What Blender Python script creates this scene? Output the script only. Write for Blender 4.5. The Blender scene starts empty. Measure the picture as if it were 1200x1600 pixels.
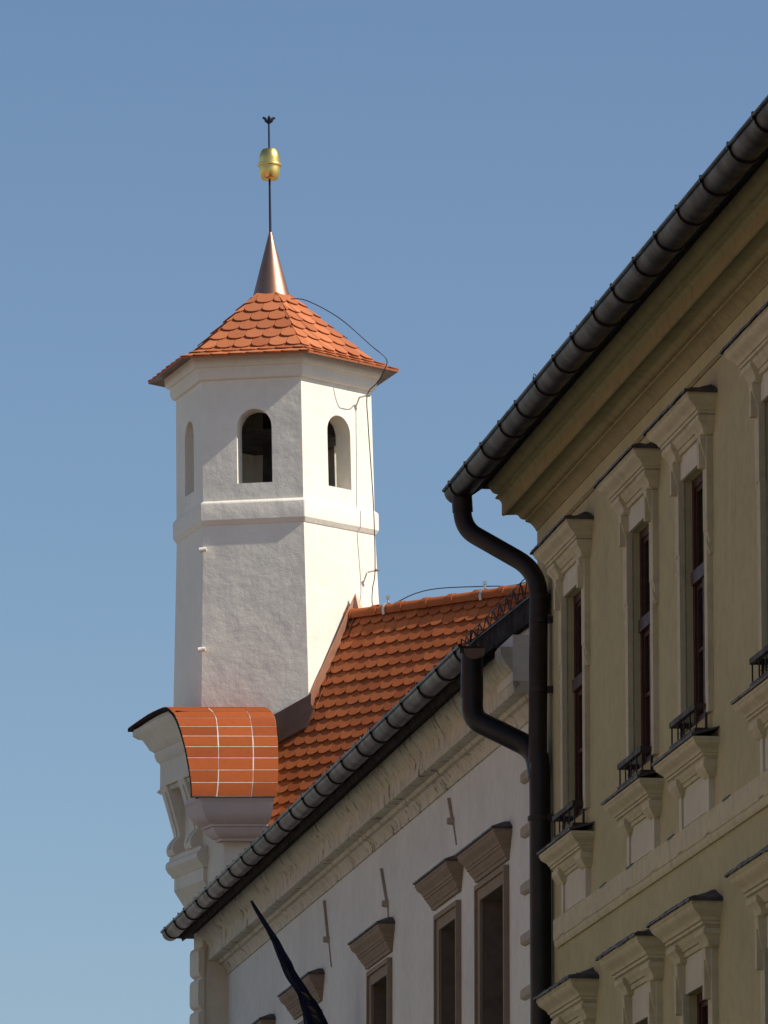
import bpy, bmesh, math, random
from mathutils import Vector
R = math.radians
random.seed(7)
scn = bpy.context.scene
col = scn.collection

# ------------------------------------------------------------------ camera
F_PX = 10000.0                      # focal length in photo pixels (1200 x 1600)
PITCH = math.atan(1870.0 / F_PX)
CAM = Vector((0, 0, 1.65))
cam_d = bpy.data.cameras.new('camera')
cam = bpy.data.objects.new('camera', cam_d)
col.objects.link(cam)
cam.location = CAM
cam.rotation_euler = (R(90) + PITCH, 0, 0)
cam_d.sensor_fit = 'VERTICAL'
cam_d.sensor_height = 24.0
cam_d.lens = 24.0 * F_PX / 1600.0
cam_d.clip_start = 0.5
cam_d.clip_end = 5000
scn.camera = cam

# ------------------------------------------------------------------ light
SUN_EL = 41.0
SH = Vector((0.945, -0.330, 0)).normalized()      # towards the sun, on the ground
SUN = Vector((SH.x * math.cos(R(SUN_EL)), SH.y * math.cos(R(SUN_EL)), math.sin(R(SUN_EL))))
w = bpy.data.worlds.new('World')
scn.world = w
w.use_nodes = True
wn = w.node_tree
bg = wn.nodes['Background']
sky = wn.nodes.new('ShaderNodeTexSky')
sky.sky_type = 'NISHITA'
sky.sun_disc = False
sky.sun_elevation = R(SUN_EL)
sky.sun_rotation = math.atan2(SH.x, SH.y)
sky.altitude = 300
sky.air_density = 1.0
sky.dust_density = 1.0
sky.ozone_density = 3.4
wn.links.new(sky.outputs[0], bg.inputs[0])
bg.inputs[1].default_value = 0.096
sd = bpy.data.lights.new('sun', 'SUN')
sd.energy = 4.7
sd.angle = R(0.5)
sd.color = (1.0, 0.93, 0.82)
so = bpy.data.objects.new('sun', sd)
col.objects.link(so)
so.rotation_euler = SUN.to_track_quat('Z', 'Y').to_euler()
so.location = (0, 0, 60)
scn.view_settings.view_transform = 'Standard'
scn.view_settings.look = 'None'
scn.view_settings.gamma = 1
scn.view_settings.exposure = 0.12
scn.cycles.max_bounces = 8
scn.cycles.diffuse_bounces = 4

# ------------------------------------------------------------------ pixel helpers
_c, _s = math.cos(PITCH), math.sin(PITCH)
def ray(x, y):
    a, b = (x - 600) / F_PX, -(y - 800) / F_PX
    return Vector((a, _c - b * _s, _s + b * _c))
def at(x, y, Y):                    # the point seen at (x, y) whose ground distance is Y
    r = ray(x, y)
    return CAM + r * (Y / r.y)
def zat(Y, y):
    r = ray(600, y)
    return CAM.z + Y * r.z / r.y

class Frame:
    """u runs along a wall (to the right in the picture), n out of it, z up."""
    def __init__(s, o, eu, en):
        s.o, s.eu, s.en = Vector((o[0], o[1], 0)), Vector(eu), Vector(en)
    def __call__(s, u, n, z):
        p = s.o + s.eu * u + s.en * n
        return Vector((p.x, p.y, z))
    def hit(s, x, y, n=0.0):
        r = ray(x, y)
        t = (s.en.dot(s.o - CAM) + n) / s.en.dot(r)
        p = CAM + r * t
        return s.eu.dot(p - s.o), p.z
    def z(s, u, n, y):
        return zat(s(u, n, 0).y, y)

def heading(th):
    return Vector((-math.sin(th), math.cos(th), 0)), Vector((-math.cos(th), -math.sin(th), 0))
TY, TW, TA = R(8.277), R(8.993), R(20)
dY, nY = heading(TY)
dW, nW = heading(TW)
dA, nA = heading(TA)
FY = Frame(dY * 58.1 - nY * 9.9, -dY, nY)          # yellow facade, u = 0 at its far corner
FW = Frame(dW * 80.04 - nW * 10.625, -dW, nW)      # white facade, u = 0 at its far end
_p = at(348, 1340, 79.9)
FA = Frame((_p.x, _p.y), -dA, nA)                  # attic gable: u = 0 at its near corner, negative going away
WORLD = Frame((0, 0), (1, 0, 0), (0, 1, 0))

# ------------------------------------------------------------------ materials
def mat(name):
    m = bpy.data.materials.new(name)
    m.use_nodes = True
    nt = m.node_tree
    return m, nt, nt.nodes['Principled BSDF']
def N(nt, t, **kw):
    n = nt.nodes.new(t)
    for k, v in kw.items():
        if isinstance(k, str) and hasattr(n, k): setattr(n, k, v)
    return n
def coords(nt, scale=(1, 1, 1), rot=0.0):
    tc = N(nt, 'ShaderNodeTexCoord')
    mp = N(nt, 'ShaderNodeMapping')
    mp.inputs['Scale'].default_value = scale
    mp.inputs['Rotation'].default_value = (0, 0, rot)
    nt.links.new(tc.outputs['Object'], mp.inputs['Vector'])
    return mp.outputs['Vector']
def noise(nt, vec, scale, detail=4, rough=0.55):
    n = N(nt, 'ShaderNodeTexNoise')
    n.inputs['Scale'].default_value = scale
    n.inputs['Detail'].default_value = detail
    n.inputs['Roughness'].default_value = rough
    nt.links.new(vec, n.inputs['Vector'])
    return n.outputs['Fac']
def ramp(nt, fac, stops):
    r = N(nt, 'ShaderNodeValToRGB')
    el = r.color_ramp.elements
    while len(el) < len(stops): el.new(0.5)
    for e, (p, c) in zip(el, stops):
        e.position = p
        e.color = (c, c, c, 1) if not hasattr(c, '__len__') else (*c, 1)
    nt.links.new(fac, r.inputs['Fac'])
    return r.outputs['Color']
def mix(nt, fac, a, b, mode='MIX'):
    m = N(nt, 'ShaderNodeMix', data_type='RGBA', blend_type=mode)
    for s, v in ((m.inputs[0], fac), (m.inputs[6], a), (m.inputs[7], b)):
        if hasattr(v, 'links'): nt.links.new(v, s)
        elif hasattr(v, '__len__'): s.default_value = (*v, 1)
        else: s.default_value = v
    return m.outputs[2]
def mathn(nt, op, a, b=0.0):
    m = N(nt, 'ShaderNodeMath', operation=op)
    for s, v in ((m.inputs[0], a), (m.inputs[1], b)):
        if hasattr(v, 'links'): nt.links.new(v, s)
        else: s.default_value = v
    return m.outputs[0]
def bump(nt, bsdf, h, strength, dist):
    b = N(nt, 'ShaderNodeBump')
    b.inputs['Strength'].default_value = strength
    b.inputs['Distance'].default_value = dist
    nt.links.new(h, b.inputs['Height'])
    nt.links.new(b.outputs['Normal'], bsdf.inputs['Normal'])

def plaster(name, base, dirt, amount, streak=0.0, bs=0.35, lump=0.5):
    m, nt, b = mat(name)
    v = coords(nt)
    n1 = noise(nt, v, 0.9, 5)
    n2 = noise(nt, v, 7.0, 6, 0.65)
    c = mix(nt, ramp(nt, n1, [(0.38, 0.0), (0.72, 1.0)]), base, [x * 0.88 for x in base])
    d = ramp(nt, n2, [(0.45, 0.0), (0.8, 1.0)])
    c = mix(nt, mathn(nt, 'MULTIPLY', d, amount), c, dirt)
    if streak:
        vs = coords(nt, (9, 9, 0.55))
        st = ramp(nt, noise(nt, vs, 1.6, 5, 0.6), [(0.52, 0.0), (0.75, 1.0)])
        msk = ramp(nt, noise(nt, v, 0.6, 3), [(0.42, 0.0), (0.65, 1.0)])
        c = mix(nt, mathn(nt, 'MULTIPLY', mathn(nt, 'MULTIPLY', st, msk), streak), c, dirt)
    nt.links.new(c, b.inputs['Base Color'])
    b.inputs['Roughness'].default_value = 0.9
    b.inputs['Specular IOR Level'].default_value = 0.2
    h = mathn(nt, 'ADD', mathn(nt, 'MULTIPLY', noise(nt, v, 4.0, 4), lump), mathn(nt, 'MULTIPLY', noise(nt, v, 70, 3), 0.12))
    bump(nt, b, h, bs, 0.05)
    return m
def flakes(m, dirt, amount, rows):
    nt = m.node_tree; b = nt.nodes['Principled BSDF']
    src = b.inputs['Base Color'].links[0].from_socket
    v = coords(nt)
    f = ramp(nt, noise(nt, coords(nt, (1, 1, 0.45)), 9.0, 6, 0.7), [(0.545, 0.0), (0.61, 1.0)])
    k = ramp(nt, noise(nt, v, 1.1, 3), [(0.40, 0.0), (0.6, 1.0)])
    c = mix(nt, mathn(nt, 'MULTIPLY', mathn(nt, 'MULTIPLY', f, k), amount), src, dirt)
    nt.links.new(c, b.inputs['Base Color'])
def simple(name, base, rough=0.5, metal=0.0, var=0.25, scale=6.0, spec=0.5, bs=0.0):
    m, nt, b = mat(name)
    v = coords(nt)
    f = ramp(nt, noise(nt, v, scale, 5, 0.6), [(0.35, 0.0), (0.7, 1.0)])
    nt.links.new(mix(nt, f, base, [x * (1 - var) for x in base]), b.inputs['Base Color'])
    b.inputs['Metallic'].default_value = metal
    b.inputs['Specular IOR Level'].default_value = spec
    rr = N(nt, 'ShaderNodeMapRange')
    rr.inputs['To Min'].default_value = rough * 0.85
    rr.inputs['To Max'].default_value = min(1, rough * 1.2)
    nt.links.new(f, rr.inputs['Value'])
    nt.links.new(rr.outputs[0], b.inputs['Roughness'])
    if bs: bump(nt, b, noise(nt, v, scale * 3, 4), bs, 0.02)
    return m
def tile_mat(name, a, bcol, rough=0.75):
    m, nt, b = mat(name)
    v = coords(nt)
    at_ = N(nt, 'ShaderNodeAttribute', attribute_name='tone')
    c = mix(nt, at_.outputs['Fac'], a, bcol)
    n2 = ramp(nt, noise(nt, v, 14, 5, 0.65), [(0.5, 0.0), (0.85, 1.0)])
    c = mix(nt, mathn(nt, 'MULTIPLY', n2, 0.4), c, [x * 0.55 for x in bcol])
    n3 = ramp(nt, noise(nt, v, 2.2, 4), [(0.5, 0.0), (0.75, 1.0)])
    c = mix(nt, mathn(nt, 'MULTIPLY', n3, 0.25), c, [bcol[0] * .7, bcol[1] * .9, bcol[2] * 1.2])
    nt.links.new(c, b.inputs['Base Color'])
    b.inputs['Roughness'].default_value = rough
    b.inputs['Specular IOR Level'].default_value = 0.12
    bump(nt, b, noise(nt, v, 90, 3), 0.25, 0.01)
    return m

M = {}
M['yellow'] = plaster('yellow_ochre_plaster', (0.405, 0.365, 0.21), (0.16, 0.135, 0.08), 0.3, 0.25, 0.25)
M['ytrim'] = plaster('cream_stucco_trim', (0.50, 0.455, 0.315), (0.12, 0.105, 0.07), 0.35, 0.3, 0.2)
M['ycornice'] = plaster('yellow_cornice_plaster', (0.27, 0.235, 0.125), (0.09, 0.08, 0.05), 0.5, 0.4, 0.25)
M['ypanel'] = plaster('grey_cream_panel', (0.54, 0.51, 0.41), (0.2, 0.18, 0.13), 0.25, 0.2, 0.2)
M['white'] = plaster('greyed_white_plaster', (0.61, 0.605, 0.565), (0.33, 0.30, 0.25), 0.3, 0.2, 0.25)
M['wcornice'] = plaster('stained_white_cornice', (0.54, 0.50, 0.41), (0.13, 0.115, 0.09), 0.5, 0.0, 0.3)
flakes(M['wcornice'], (0.05, 0.042, 0.03), 0.85, 2)
M['wtrim'] = plaster('brown_sandstone_trim', (0.25, 0.195, 0.145), (0.1, 0.08, 0.06), 0.4, 0.3, 0.25)
M['lime'] = plaster('fresh_white_limewash', (0.87, 0.815, 0.70), (0.6, 0.54, 0.45), 0.25, 0.25, 0.4, 0.75)
M['attic'] = plaster('attic_white_plaster', (0.67, 0.625, 0.52), (0.42, 0.38, 0.30), 0.3, 0.3, 0.3)
M['attic_front'] = plaster('attic_shaded_plaster', (0.55, 0.47, 0.45), (0.4, 0.33, 0.31), 0.3, 0.2, 0.25)  # attic plaster with the purple-grey shade below the tile cap painted in
M['tile'] = tile_mat('orange_clay_tile', (0.43, 0.125, 0.042), (0.31, 0.082, 0.028))
M['newtile'] = tile_mat('pale_new_clay_tile', (0.58, 0.20, 0.085), (0.42, 0.135, 0.058))
M['captile'] = tile_mat('orange_cover_tile', (0.40, 0.096, 0.026), (0.29, 0.068, 0.019))
M['grout'] = simple('pale_mortar', (0.78, 0.70, 0.60), 0.9, 0, 0.3, 9)
M['copper'] = simple('bright_copper', (0.50, 0.27, 0.18), 0.43, 1.0, 0.3, 3)
M['copper_dark'] = simple('browned_copper', (0.16, 0.085, 0.055), 0.45, 0.5, 0.4, 4)
M['gutter'] = simple('patinated_brown_copper', (0.055, 0.034, 0.021), 0.40, 1.0, 0.5, 4)
M['gutter_y'] = simple('dull_brown_copper', (0.038, 0.025, 0.017), 0.45, 1.0, 0.5, 4)
M['strap'] = simple('dark_strap_metal', (0.03, 0.022, 0.02), 0.5, 0.5, 0.3)
M['pipe'] = simple('blackened_pipe_paint', (0.009, 0.008, 0.009), 0.42, 0.0, 0.4, 4, spec=0.3)
M['pipe_brown'] = simple('dark_brown_pipe_copper', (0.018, 0.012, 0.010), 0.5, 0.0, 0.4, 4, spec=0.3)
M['board'] = simple('dark_brown_eaves_board', (0.022, 0.014, 0.010), 0.85, 0, 0.4, spec=0.08)
M['gold'] = simple('gilded_metal', (0.88, 0.62, 0.20), 0.36, 1.0, 0.06, 5)
M['iron'] = simple('blue_black_iron', (0.012, 0.014, 0.03), 0.5, 0.3, 0.3)
M['wire'] = simple('grey_wire', (0.05, 0.055, 0.06), 0.5, 0.6, 0.2)
M['zinc'] = simple('pale_zinc', (0.55, 0.55, 0.53), 0.45, 0.6, 0.3)
M['flashing'] = simple('lead_grey_flashing', (0.065, 0.058, 0.06), 0.6, 0.3, 0.55, 9, bs=0.4)
M['wood'] = simple('red_brown_window_wood', (0.06, 0.026, 0.02), 0.55, 0, 0.4, 8, spec=0.2)
M['glass'] = simple('dark_window_glass', (0.012, 0.011, 0.01), 0.08, 0, 0.2, 2, spec=0.6)
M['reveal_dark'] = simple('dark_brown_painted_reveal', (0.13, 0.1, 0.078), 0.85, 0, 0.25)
M['anchor'] = plaster('weathered_anchor_render', (0.36, 0.31, 0.25), (0.2, 0.16, 0.12), 0.5, 0.2, 0.3)
M['rail'] = simple('rusty_dark_rail', (0.04, 0.026, 0.02), 0.7, 0.2, 0.4)
M['flag'] = simple('navy_flag_cloth', (0.007, 0.009, 0.03), 0.85, 0, 0.3, 9, spec=0.2)
M['flag_lines'] = simple('dull_gold_flag_band', (0.10, 0.075, 0.035), 0.85, 0, 0.5, 12, spec=0.2)
M['brick'] = simple('rough_brown_brick', (0.13, 0.075, 0.045), 0.95, 0, 0.6, 11, bs=0.8)
M['beam'] = simple('old_dark_timber', (0.045, 0.03, 0.02), 0.9, 0, 0.5, 6, bs=0.4)
M['facing'] = plaster('sunny_cream_plaster', (0.56, 0.53, 0.44), (0.36, 0.33, 0.27), 0.3, 0.2, 0.25)
M['stone'] = plaster('grey_paving', (0.26, 0.25, 0.23), (0.12, 0.11, 0.1), 0.4, 0, 0.3)
M['asphalt'] = plaster('asphalt', (0.055, 0.055, 0.055), (0.035, 0.035, 0.035), 0.4, 0, 0.3)

# ------------------------------------------------------------------ mesh builder
class MB:
    def __init__(s): s.v, s.f, s.m, s.t = [], [], [], []
    def face(s, pts, mi=0, tone=0.0):
        i = len(s.v)
        s.v += [Vector(p) for p in pts]
        s.f.append(list(range(i, i + len(pts)))); s.m.append(mi); s.t.append(tone)
    def grid(s, rows, mi=0, closed=False, tone=0.0):
        """rows of points with shared vertices"""
        i0 = len(s.v); n = len(rows[0])
        for r in rows: s.v += [Vector(p) for p in r]
        for a in range(len(rows) - 1):
            for b in range(n if closed else n - 1):
                c = (b + 1) % n
                s.f.append([i0 + a * n + b, i0 + a * n + c, i0 + (a + 1) * n + c, i0 + (a + 1) * n + b])
                s.m.append(mi); s.t.append(tone)
    def box(s, F, u0, u1, n0, n1, z0, z1, mi=0):
        P = [F(u, n, z) for z in (z0, z1) for (u, n) in ((u0, n0), (u1, n0), (u1, n1), (u0, n1))]
        i = len(s.v); s.v += P
        for q in ((0, 1, 2, 3), (4, 7, 6, 5), (0, 4, 5, 1), (1, 5, 6, 2), (2, 6, 7, 3), (3, 7, 4, 0)):
            s.f.append([i + k for k in q]); s.m.append(mi); s.t.append(0)
    def prism(s, F, prof, u0, u1, mi=0):
        """closed (n, z) outline pushed along u"""
        s.grid([[F(u0, n, z) for n, z in prof], [F(u1, n, z) for n, z in prof]], mi, True)
        s.face([F(u0, n, z) for n, z in prof], mi); s.face([F(u1, n, z) for n, z in prof][::-1], mi)
    def hood(s, F, u0, u1, prof, mi=0, top=None, back=-0.02):
        """moulding with mitred returns: prof = (projection, z) from top to bottom"""
        rings = [[F(u0 - p, back, z), F(u0 - p, p, z), F(u1 + p, p, z), F(u1 + p, back, z)] for p, z in prof]
        s.grid(rings, mi)
        s.face(rings[0], mi if top is None else top); s.face(rings[-1][::-1], mi)
    def tube(s, pts, r, seg=12, mi=0, cap=True):
        pts = [Vector(p) for p in pts]
        rr = r if hasattr(r, '__len__') else [r] * len(pts)
        T = [(pts[min(i + 1, len(pts) - 1)] - pts[max(i - 1, 0)]).normalized() for i in range(len(pts))]
        up = Vector((0.13, 0.31, 0.94)).normalized()
        if abs(T[0].dot(up)) > 0.9: up = Vector((0.2, 0.95, 0.1)).normalized()
        rows = []
        a = T[0].cross(up).normalized()
        for p, t, q in zip(pts, T, rr):
            a = (a - t * a.dot(t)).normalized()
            b = t.cross(a)
            rows.append([p + (a * math.cos(k / seg * 2 * math.pi) + b * math.sin(k / seg * 2 * math.pi)) * q for k in range(seg)])
        s.grid(rows, mi, True)
        if cap: s.face(rows[0][::-1], mi); s.face(rows[-1], mi)
    def lathe(s, c, prof, seg=32, mi=0, ax=(0, 0, 1)):
        s.grid([[Vector((c[0] + r * math.cos(k / seg * 2 * math.pi), c[1] + r * math.sin(k / seg * 2 * math.pi), z)) for k in range(seg)] for r, z in prof], mi, True)
    def build(s, name, mats, parent=None, smooth=38, loc=None, weld=True):
        me = bpy.data.meshes.new(name)
        base = loc if loc is not None else Vector((0, 0, 0))
        me.from_pydata([v - base for v in s.v], [], s.f)
        for m in (mats if isinstance(mats, (list, tuple)) else [mats]): me.materials.append(m)
        me.polygons.foreach_set('material_index', s.m)
        if any(s.t):
            a = me.attributes.new('tone', 'FLOAT', 'FACE')
            a.data.foreach_set('value', s.t)
        bm = bmesh.new(); bm.from_mesh(me)
        if weld: bmesh.ops.remove_doubles(bm, verts=bm.verts, dist=0.0004)
        bmesh.ops.recalc_face_normals(bm, faces=bm.faces)
        if smooth:
            for f in bm.faces: f.smooth = True
            for e in bm.edges:
                e.smooth = len(e.link_faces) == 2 and e.calc_face_angle(3) < R(smooth)
        bm.to_mesh(me); bm.free()
        o = bpy.data.objects.new(name, me)
        col.objects.link(o)
        if parent is not None: o.parent = parent
        if loc is not None: o.location = loc
        return o
def thing(name, label, cat, group=None, loc=(0, 0, 0)):
    o = bpy.data.objects.new(name, None)
    col.objects.link(o)
    o.location = loc
    tag(o, label, cat, group)
    return o
def tag(o, label, cat, group=None):
    o['label'] = label; o['category'] = cat
    if group: o['group'] = group
def struct(o): o['kind'] = 'structure'; return o
def arc(n, f): return [f(i / n) for i in range(n + 1)]
def smoothpath(P, k=6):                     # Catmull-Rom through points
    P = [Vector(p) for p in P]; out = []
    for i in range(len(P) - 1):
        a, b, c, d = P[max(i - 1, 0)], P[i], P[i + 1], P[min(i + 2, len(P) - 1)]
        for j in range(k):
            t = j / k
            out.append(0.5 * ((2 * b) + (c - a) * t + (2 * a - 5 * b + 4 * c - d) * t * t + (3 * b - a - 3 * c + d) * t ** 3))
    return out + [P[-1]]
def fillet(P, r, k=6):                      # straight runs with rounded elbows
    P = [Vector(p) for p in P]; out = [P[0]]
    for i in range(1, len(P) - 1):
        a, b, c = P[i - 1], P[i], P[i + 1]
        q = min(r, (a - b).length * 0.48, (c - b).length * 0.48)
        s, e = b + (a - b).normalized() * q, b + (c - b).normalized() * q
        for j in range(k + 1):
            t = j / k
            out.append(s * (1 - t) ** 2 + b * 2 * t * (1 - t) + e * t * t)
    return out + [P[-1]]
def wall_cells(mb, F, u0, u1, z0, z1, holes, n=0.0, mi=0):
    us = sorted({u0, u1, *[h[0] for h in holes], *[h[1] for h in holes]})
    zs = sorted({z0, z1, *[h[2] for h in holes], *[h[3] for h in holes]})
    for a, b in zip(us, us[1:]):
        for c, d in zip(zs, zs[1:]):
            if any(h[0] <= a and b <= h[1] and h[2] <= c and d <= h[3] for h in holes): continue
            mb.face([F(a, n, c), F(b, n, c), F(b, n, d), F(a, n, d)], mi)

def gutter_profile(nc, zc, r):
    k = 14; t = 0.012
    outer = [(nc - r * math.cos(math.pi * i / k), zc - r * math.sin(math.pi * i / k)) for i in range(k + 1)]
    inner = [(nc - (r - t) * math.cos(math.pi * i / k), zc - (r - t) * math.sin(math.pi * i / k)) for i in range(k + 1)]
    return outer + inner[::-1]
def make_gutter(house, F, u0, u1, nc, zc, r, m, spacing, first):
    g = MB()
    g.prism(F, gutter_profile(nc, zc, r), u0, u1)
    g.tube([F(u0, nc + r + 0.004, zc + 0.004), F(u1, nc + r + 0.004, zc + 0.004)], 0.018, 8)
    end = [(nc - r * math.cos(math.pi * i / 14), zc - r * math.sin(math.pi * i / 14)) for i in range(15)]
    for ue, s in ((u0, -1), (u1, 1)):
        g.prism(F, end, ue + s * 0.002, ue + s * 0.008)
    go = g.build('gutter', m, house)
    u = first
    proto = None
    while u < u1 - 0.05:
        if proto is None:
            b = MB()
            k = 14
            A = [(-(r + 0.014) * math.cos(math.pi * i / k), -(r + 0.014) * math.sin(math.pi * i / k)) for i in range(k + 1)]
            B = [(-(r + 0.001) * math.cos(math.pi * i / k), -(r + 0.001) * math.sin(math.pi * i / k)) for i in range(k + 1)]
            G = Frame((0, 0), F.eu, F.en)
            b.prism(G, A + B[::-1], -0.016, 0.016)
            b.box(G, -0.016, 0.016, r - 0.004, r + 0.022, -0.03, 0.03)
            proto = b.build('gutter_bracket', M['strap'], go)
            o = proto
        else:
            o = proto.copy(); col.objects.link(o)
        o.location = F(u, nc, zc)
        u += spacing * random.uniform(0.9, 1.1)
    return go

# ------------------------------------------------------------------ ground and street
g = MB(); g.face([(-600, -600, 0), (600, -600, 0), (600, 900, 0), (-600, 900, 0)])
struct(g.build('ground', M['stone']))
g = MB()
g.face([FY(-35, 7.0, 0.004), FY(66, 7.0, 0.004), FY(66, 2.6, 0.004), FY(-35, 2.6, 0.004)])
struct(g.build('street', M['asphalt']))
g = MB(); g.box(FY, -30, 66, 0.05, 2.6, -0.3, 0.13)
struct(g.build('pavement', M['stone']))

# ---- the sunny row across the street (out of frame to the left, its light fills the shade)
FO = Frame(dY * 58.1 - nY * 9.9 + nY * 14.0, dY, -nY)
def opposite_house(y0, y1, h, m, lab):
    t = thing('house', lab, 'house', 'houses across the street', loc=FO(y0, 0, 0))
    inv = -FO(y0, 0, 0)
    hs = []
    n = int((y1 - y0) // 3)
    for i in range(n):
        for zz in (1.2, 4.9, 8.2):
            if zz + 2.1 < h: hs.append((y0 + 1 + i * 3, y0 + 2.1 + i * 3, zz, zz + 1.9))
    b = MB(); wall_cells(b, FO, y0, y1, 0, h, hs)
    b.face([FO(y0, 0, 0), FO(y0, -9, 0), FO(y0, -9, h), FO(y0, 0, h)]); b.face([FO(y1, 0, 0), FO(y1, -9, 0), FO(y1, -9, h), FO(y1, 0, h)])
    b.face([FO(y0, -9, 0), FO(y1, -9, 0), FO(y1, -9, h), FO(y0, -9, h)])
    o = b.build('wall', m, t, smooth=0); o.location = inv
    b = MB(); b.prism(FO, [(.5, h - .05), (.5, h + .05), (-4.5, h + 3.6), (-9.5, h + .05), (-9.5, h - .05)], y0 + .01, y1 - .01)
    o = b.build('roof', M['tile'], t, smooth=0); o.location = inv
    for a, c, d, e in hs:
        b = MB(); b.box(FO, a, c, -.3, -.2, d, e); b.box(FO, a - .0, a + .08, -.2, -.14, d, e); b.box(FO, c - .08, c, -.2, -.14, d, e); b.box(FO, a + .08, c - .08, -.2, -.14, d + .9, d + 1.0)
        o = b.build('window', M['wood'], t, smooth=0); o.location = inv

# ================================================================== YELLOW HOUSE
yh = thing('yellow_house', 'ochre yellow town house with stucco window hoods and deep eaves, right of the black downpipe', 'house', loc=FY(0, 0, 0))
yh_inv = -FY(0, 0, 0)
def ypart(mb, name, m, parent=None, **k):
    o = mb.build(name, m, parent or yh, **k)
    if parent is None: o.location = yh_inv
    return o
UP = [(7.22 + s, 8.26 + s) for s in (-5.64, -2.36, 0.0, 3.29)]
LOW = [(7.22 + s + 0.02, 8.26 + s + 0.02) for s in (-5.55, -2.37, 0.0, 3.27)]
ZU0, ZU1 = 9.50, 11.59
ZL0, ZL1 = 4.75, FY.hit(1086, 1549, 0)[1]
YTOP = 12.56
LEN_Y = 62
holes = [(a, b, ZU0, ZU1) for a, b in UP] + [(a, b, ZL0, ZL1) for a, b in LOW]
REV = 0.065
mb = MB()
wall_cells(mb, FY, 0, 13.5, 0, YTOP + 0.5, holes)
mb.face([FY(13.5, 0, 0), FY(LEN_Y, 0, 0), FY(LEN_Y, 0, YTOP + 0.5), FY(13.5, 0, YTOP + 0.5)])
for a, b, c, d in holes:
    for q in (((a, c), (a, d)), ((b, d), (b, c)), ((a, d), (b, d)), ((b, c), (a, c))):
        (ua, za), (ub, zb) = q
        mb.face([FY(ua, 0, za), FY(ub, 0, zb), FY(ub, -REV - .1, zb), FY(ua, -REV - .1, za)])
mb.face([FY(0, 0, 0), FY(0, -12, 0), FY(0, -12, YTOP + .5), FY(0, 0, YTOP + .5)])
mb.face([FY(LEN_Y, 0, 0), FY(LEN_Y, -12, 0), FY(LEN_Y, -12, YTOP + .5), FY(LEN_Y, 0, YTOP + .5)])
mb.face([FY(0, -12, 0), FY(LEN_Y, -12, 0), FY(LEN_Y, -12, YTOP + .5), FY(0, -12, YTOP + .5)])
ypart(mb, 'wall', M['yellow'], smooth=0)

# eaves cornice, its outline read off the far end of the house
def prof_from(F, u, pts, x0, sc):
    out = []
    for x, y in pts:
        n = (x0 - x) / sc
        out.append((n, F.z(u, n, y)))
    return out
yc = prof_from(FY, 0.0, [(762, 759), (766, 765), (770, 770), (774, 772), (780, 773), (781, 776), (774, 777), (774, 779.5), (780, 781), (783, 785), (784, 788), (784, 805), (787, 806.5), (790, 805), (807, 804.5), (810, 806), (813, 810), (817, 812), (821, 812), (821, 815.5), (825, 816.5), (829, 818), (833, 822), (837, 827), (838, 830)], 839.5, 166.0)
mb = MB()
top = yc[0][1] + 0.06
mb.prism(FY, [(-0.05, yc[-1][1]), (-0.05, top), (yc[0][0] + .01, top)] + yc, -0.002, LEN_Y)
mb.prism(FY, [(0.012, 12.30), (-0.01, 12.30), (-0.01, 12.335), (0.02, 12.335), (0.026, 12.32)], 0.0, LEN_Y)
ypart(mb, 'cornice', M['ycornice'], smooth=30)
# eaves board and roof above the gutter
GN, GR = 0.752, 0.122
GZ = FY.z(-0.04, GN, 768)
mb = MB()
bz = FY.z(-0.02, 0.55, 766)
mb.prism(FY, [(0.44, bz + 0.075), (0.59, bz - 0.035), (0.60, bz + 0.02), (0.47, bz + 0.12)], -0.06, LEN_Y)
mb.prism(FY, [(0.0, top + 0.002), (0.62, top + 0.002), (0.62, top + 0.03), (0.0, top + 0.03)], -0.05, LEN_Y)
ypart(mb, 'eaves_board', M['board'])
mb = MB()
mb.prism(FY, [(0.62, GZ + 0.02), (0.62, GZ + 0.06), (-5.7, GZ + 6.4), (-5.7, GZ + 6.3)], -0.05, LEN_Y)  # unseen roof, pitched steep to keep the sun off the gutter
mb.prism(FY, [(-5.7, GZ + 6.4), (-5.7, GZ + 6.3), (-12.4, GZ - 0.1), (-12.4, GZ)], -0.05, LEN_Y)
mb.face([FY(-0.04, .6, GZ + 0.03), FY(-0.04, -5.7, GZ + 6.32), FY(-0.04, -12.3, GZ)])
mb.face([FY(LEN_Y - .04, .6, GZ + 0.03), FY(LEN_Y - .04, -5.7, GZ + 6.32), FY(LEN_Y - .04, -12.3, GZ)])
ypart(mb, 'roof', M['tile'])
yg = make_gutter(yh, FY, -0.04, 24, GN, GZ, GR, M['gutter_y'], 0.98, 0.32)
yg.location = yh_inv
# small snow hooks standing above the gutter rim
for px, py in ((935, 466), (905, 505), (873, 545), (838, 581), (795, 640)):
    u, z = FY.hit(px, py, GN)
    mb = MB()
    mb.tube(smoothpath([FY(u, GN - .02, GZ - .02), FY(u + .01, GN + .005, z - .05), FY(u + .03, GN + .02, z - .03), FY(u + .05, GN + .035, z - .05), FY(u + .06, GN + .045, GZ - .02)], 4), 0.0045, 6)
    o = mb.build('snow_hook', M['strap'], yg)
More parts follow.
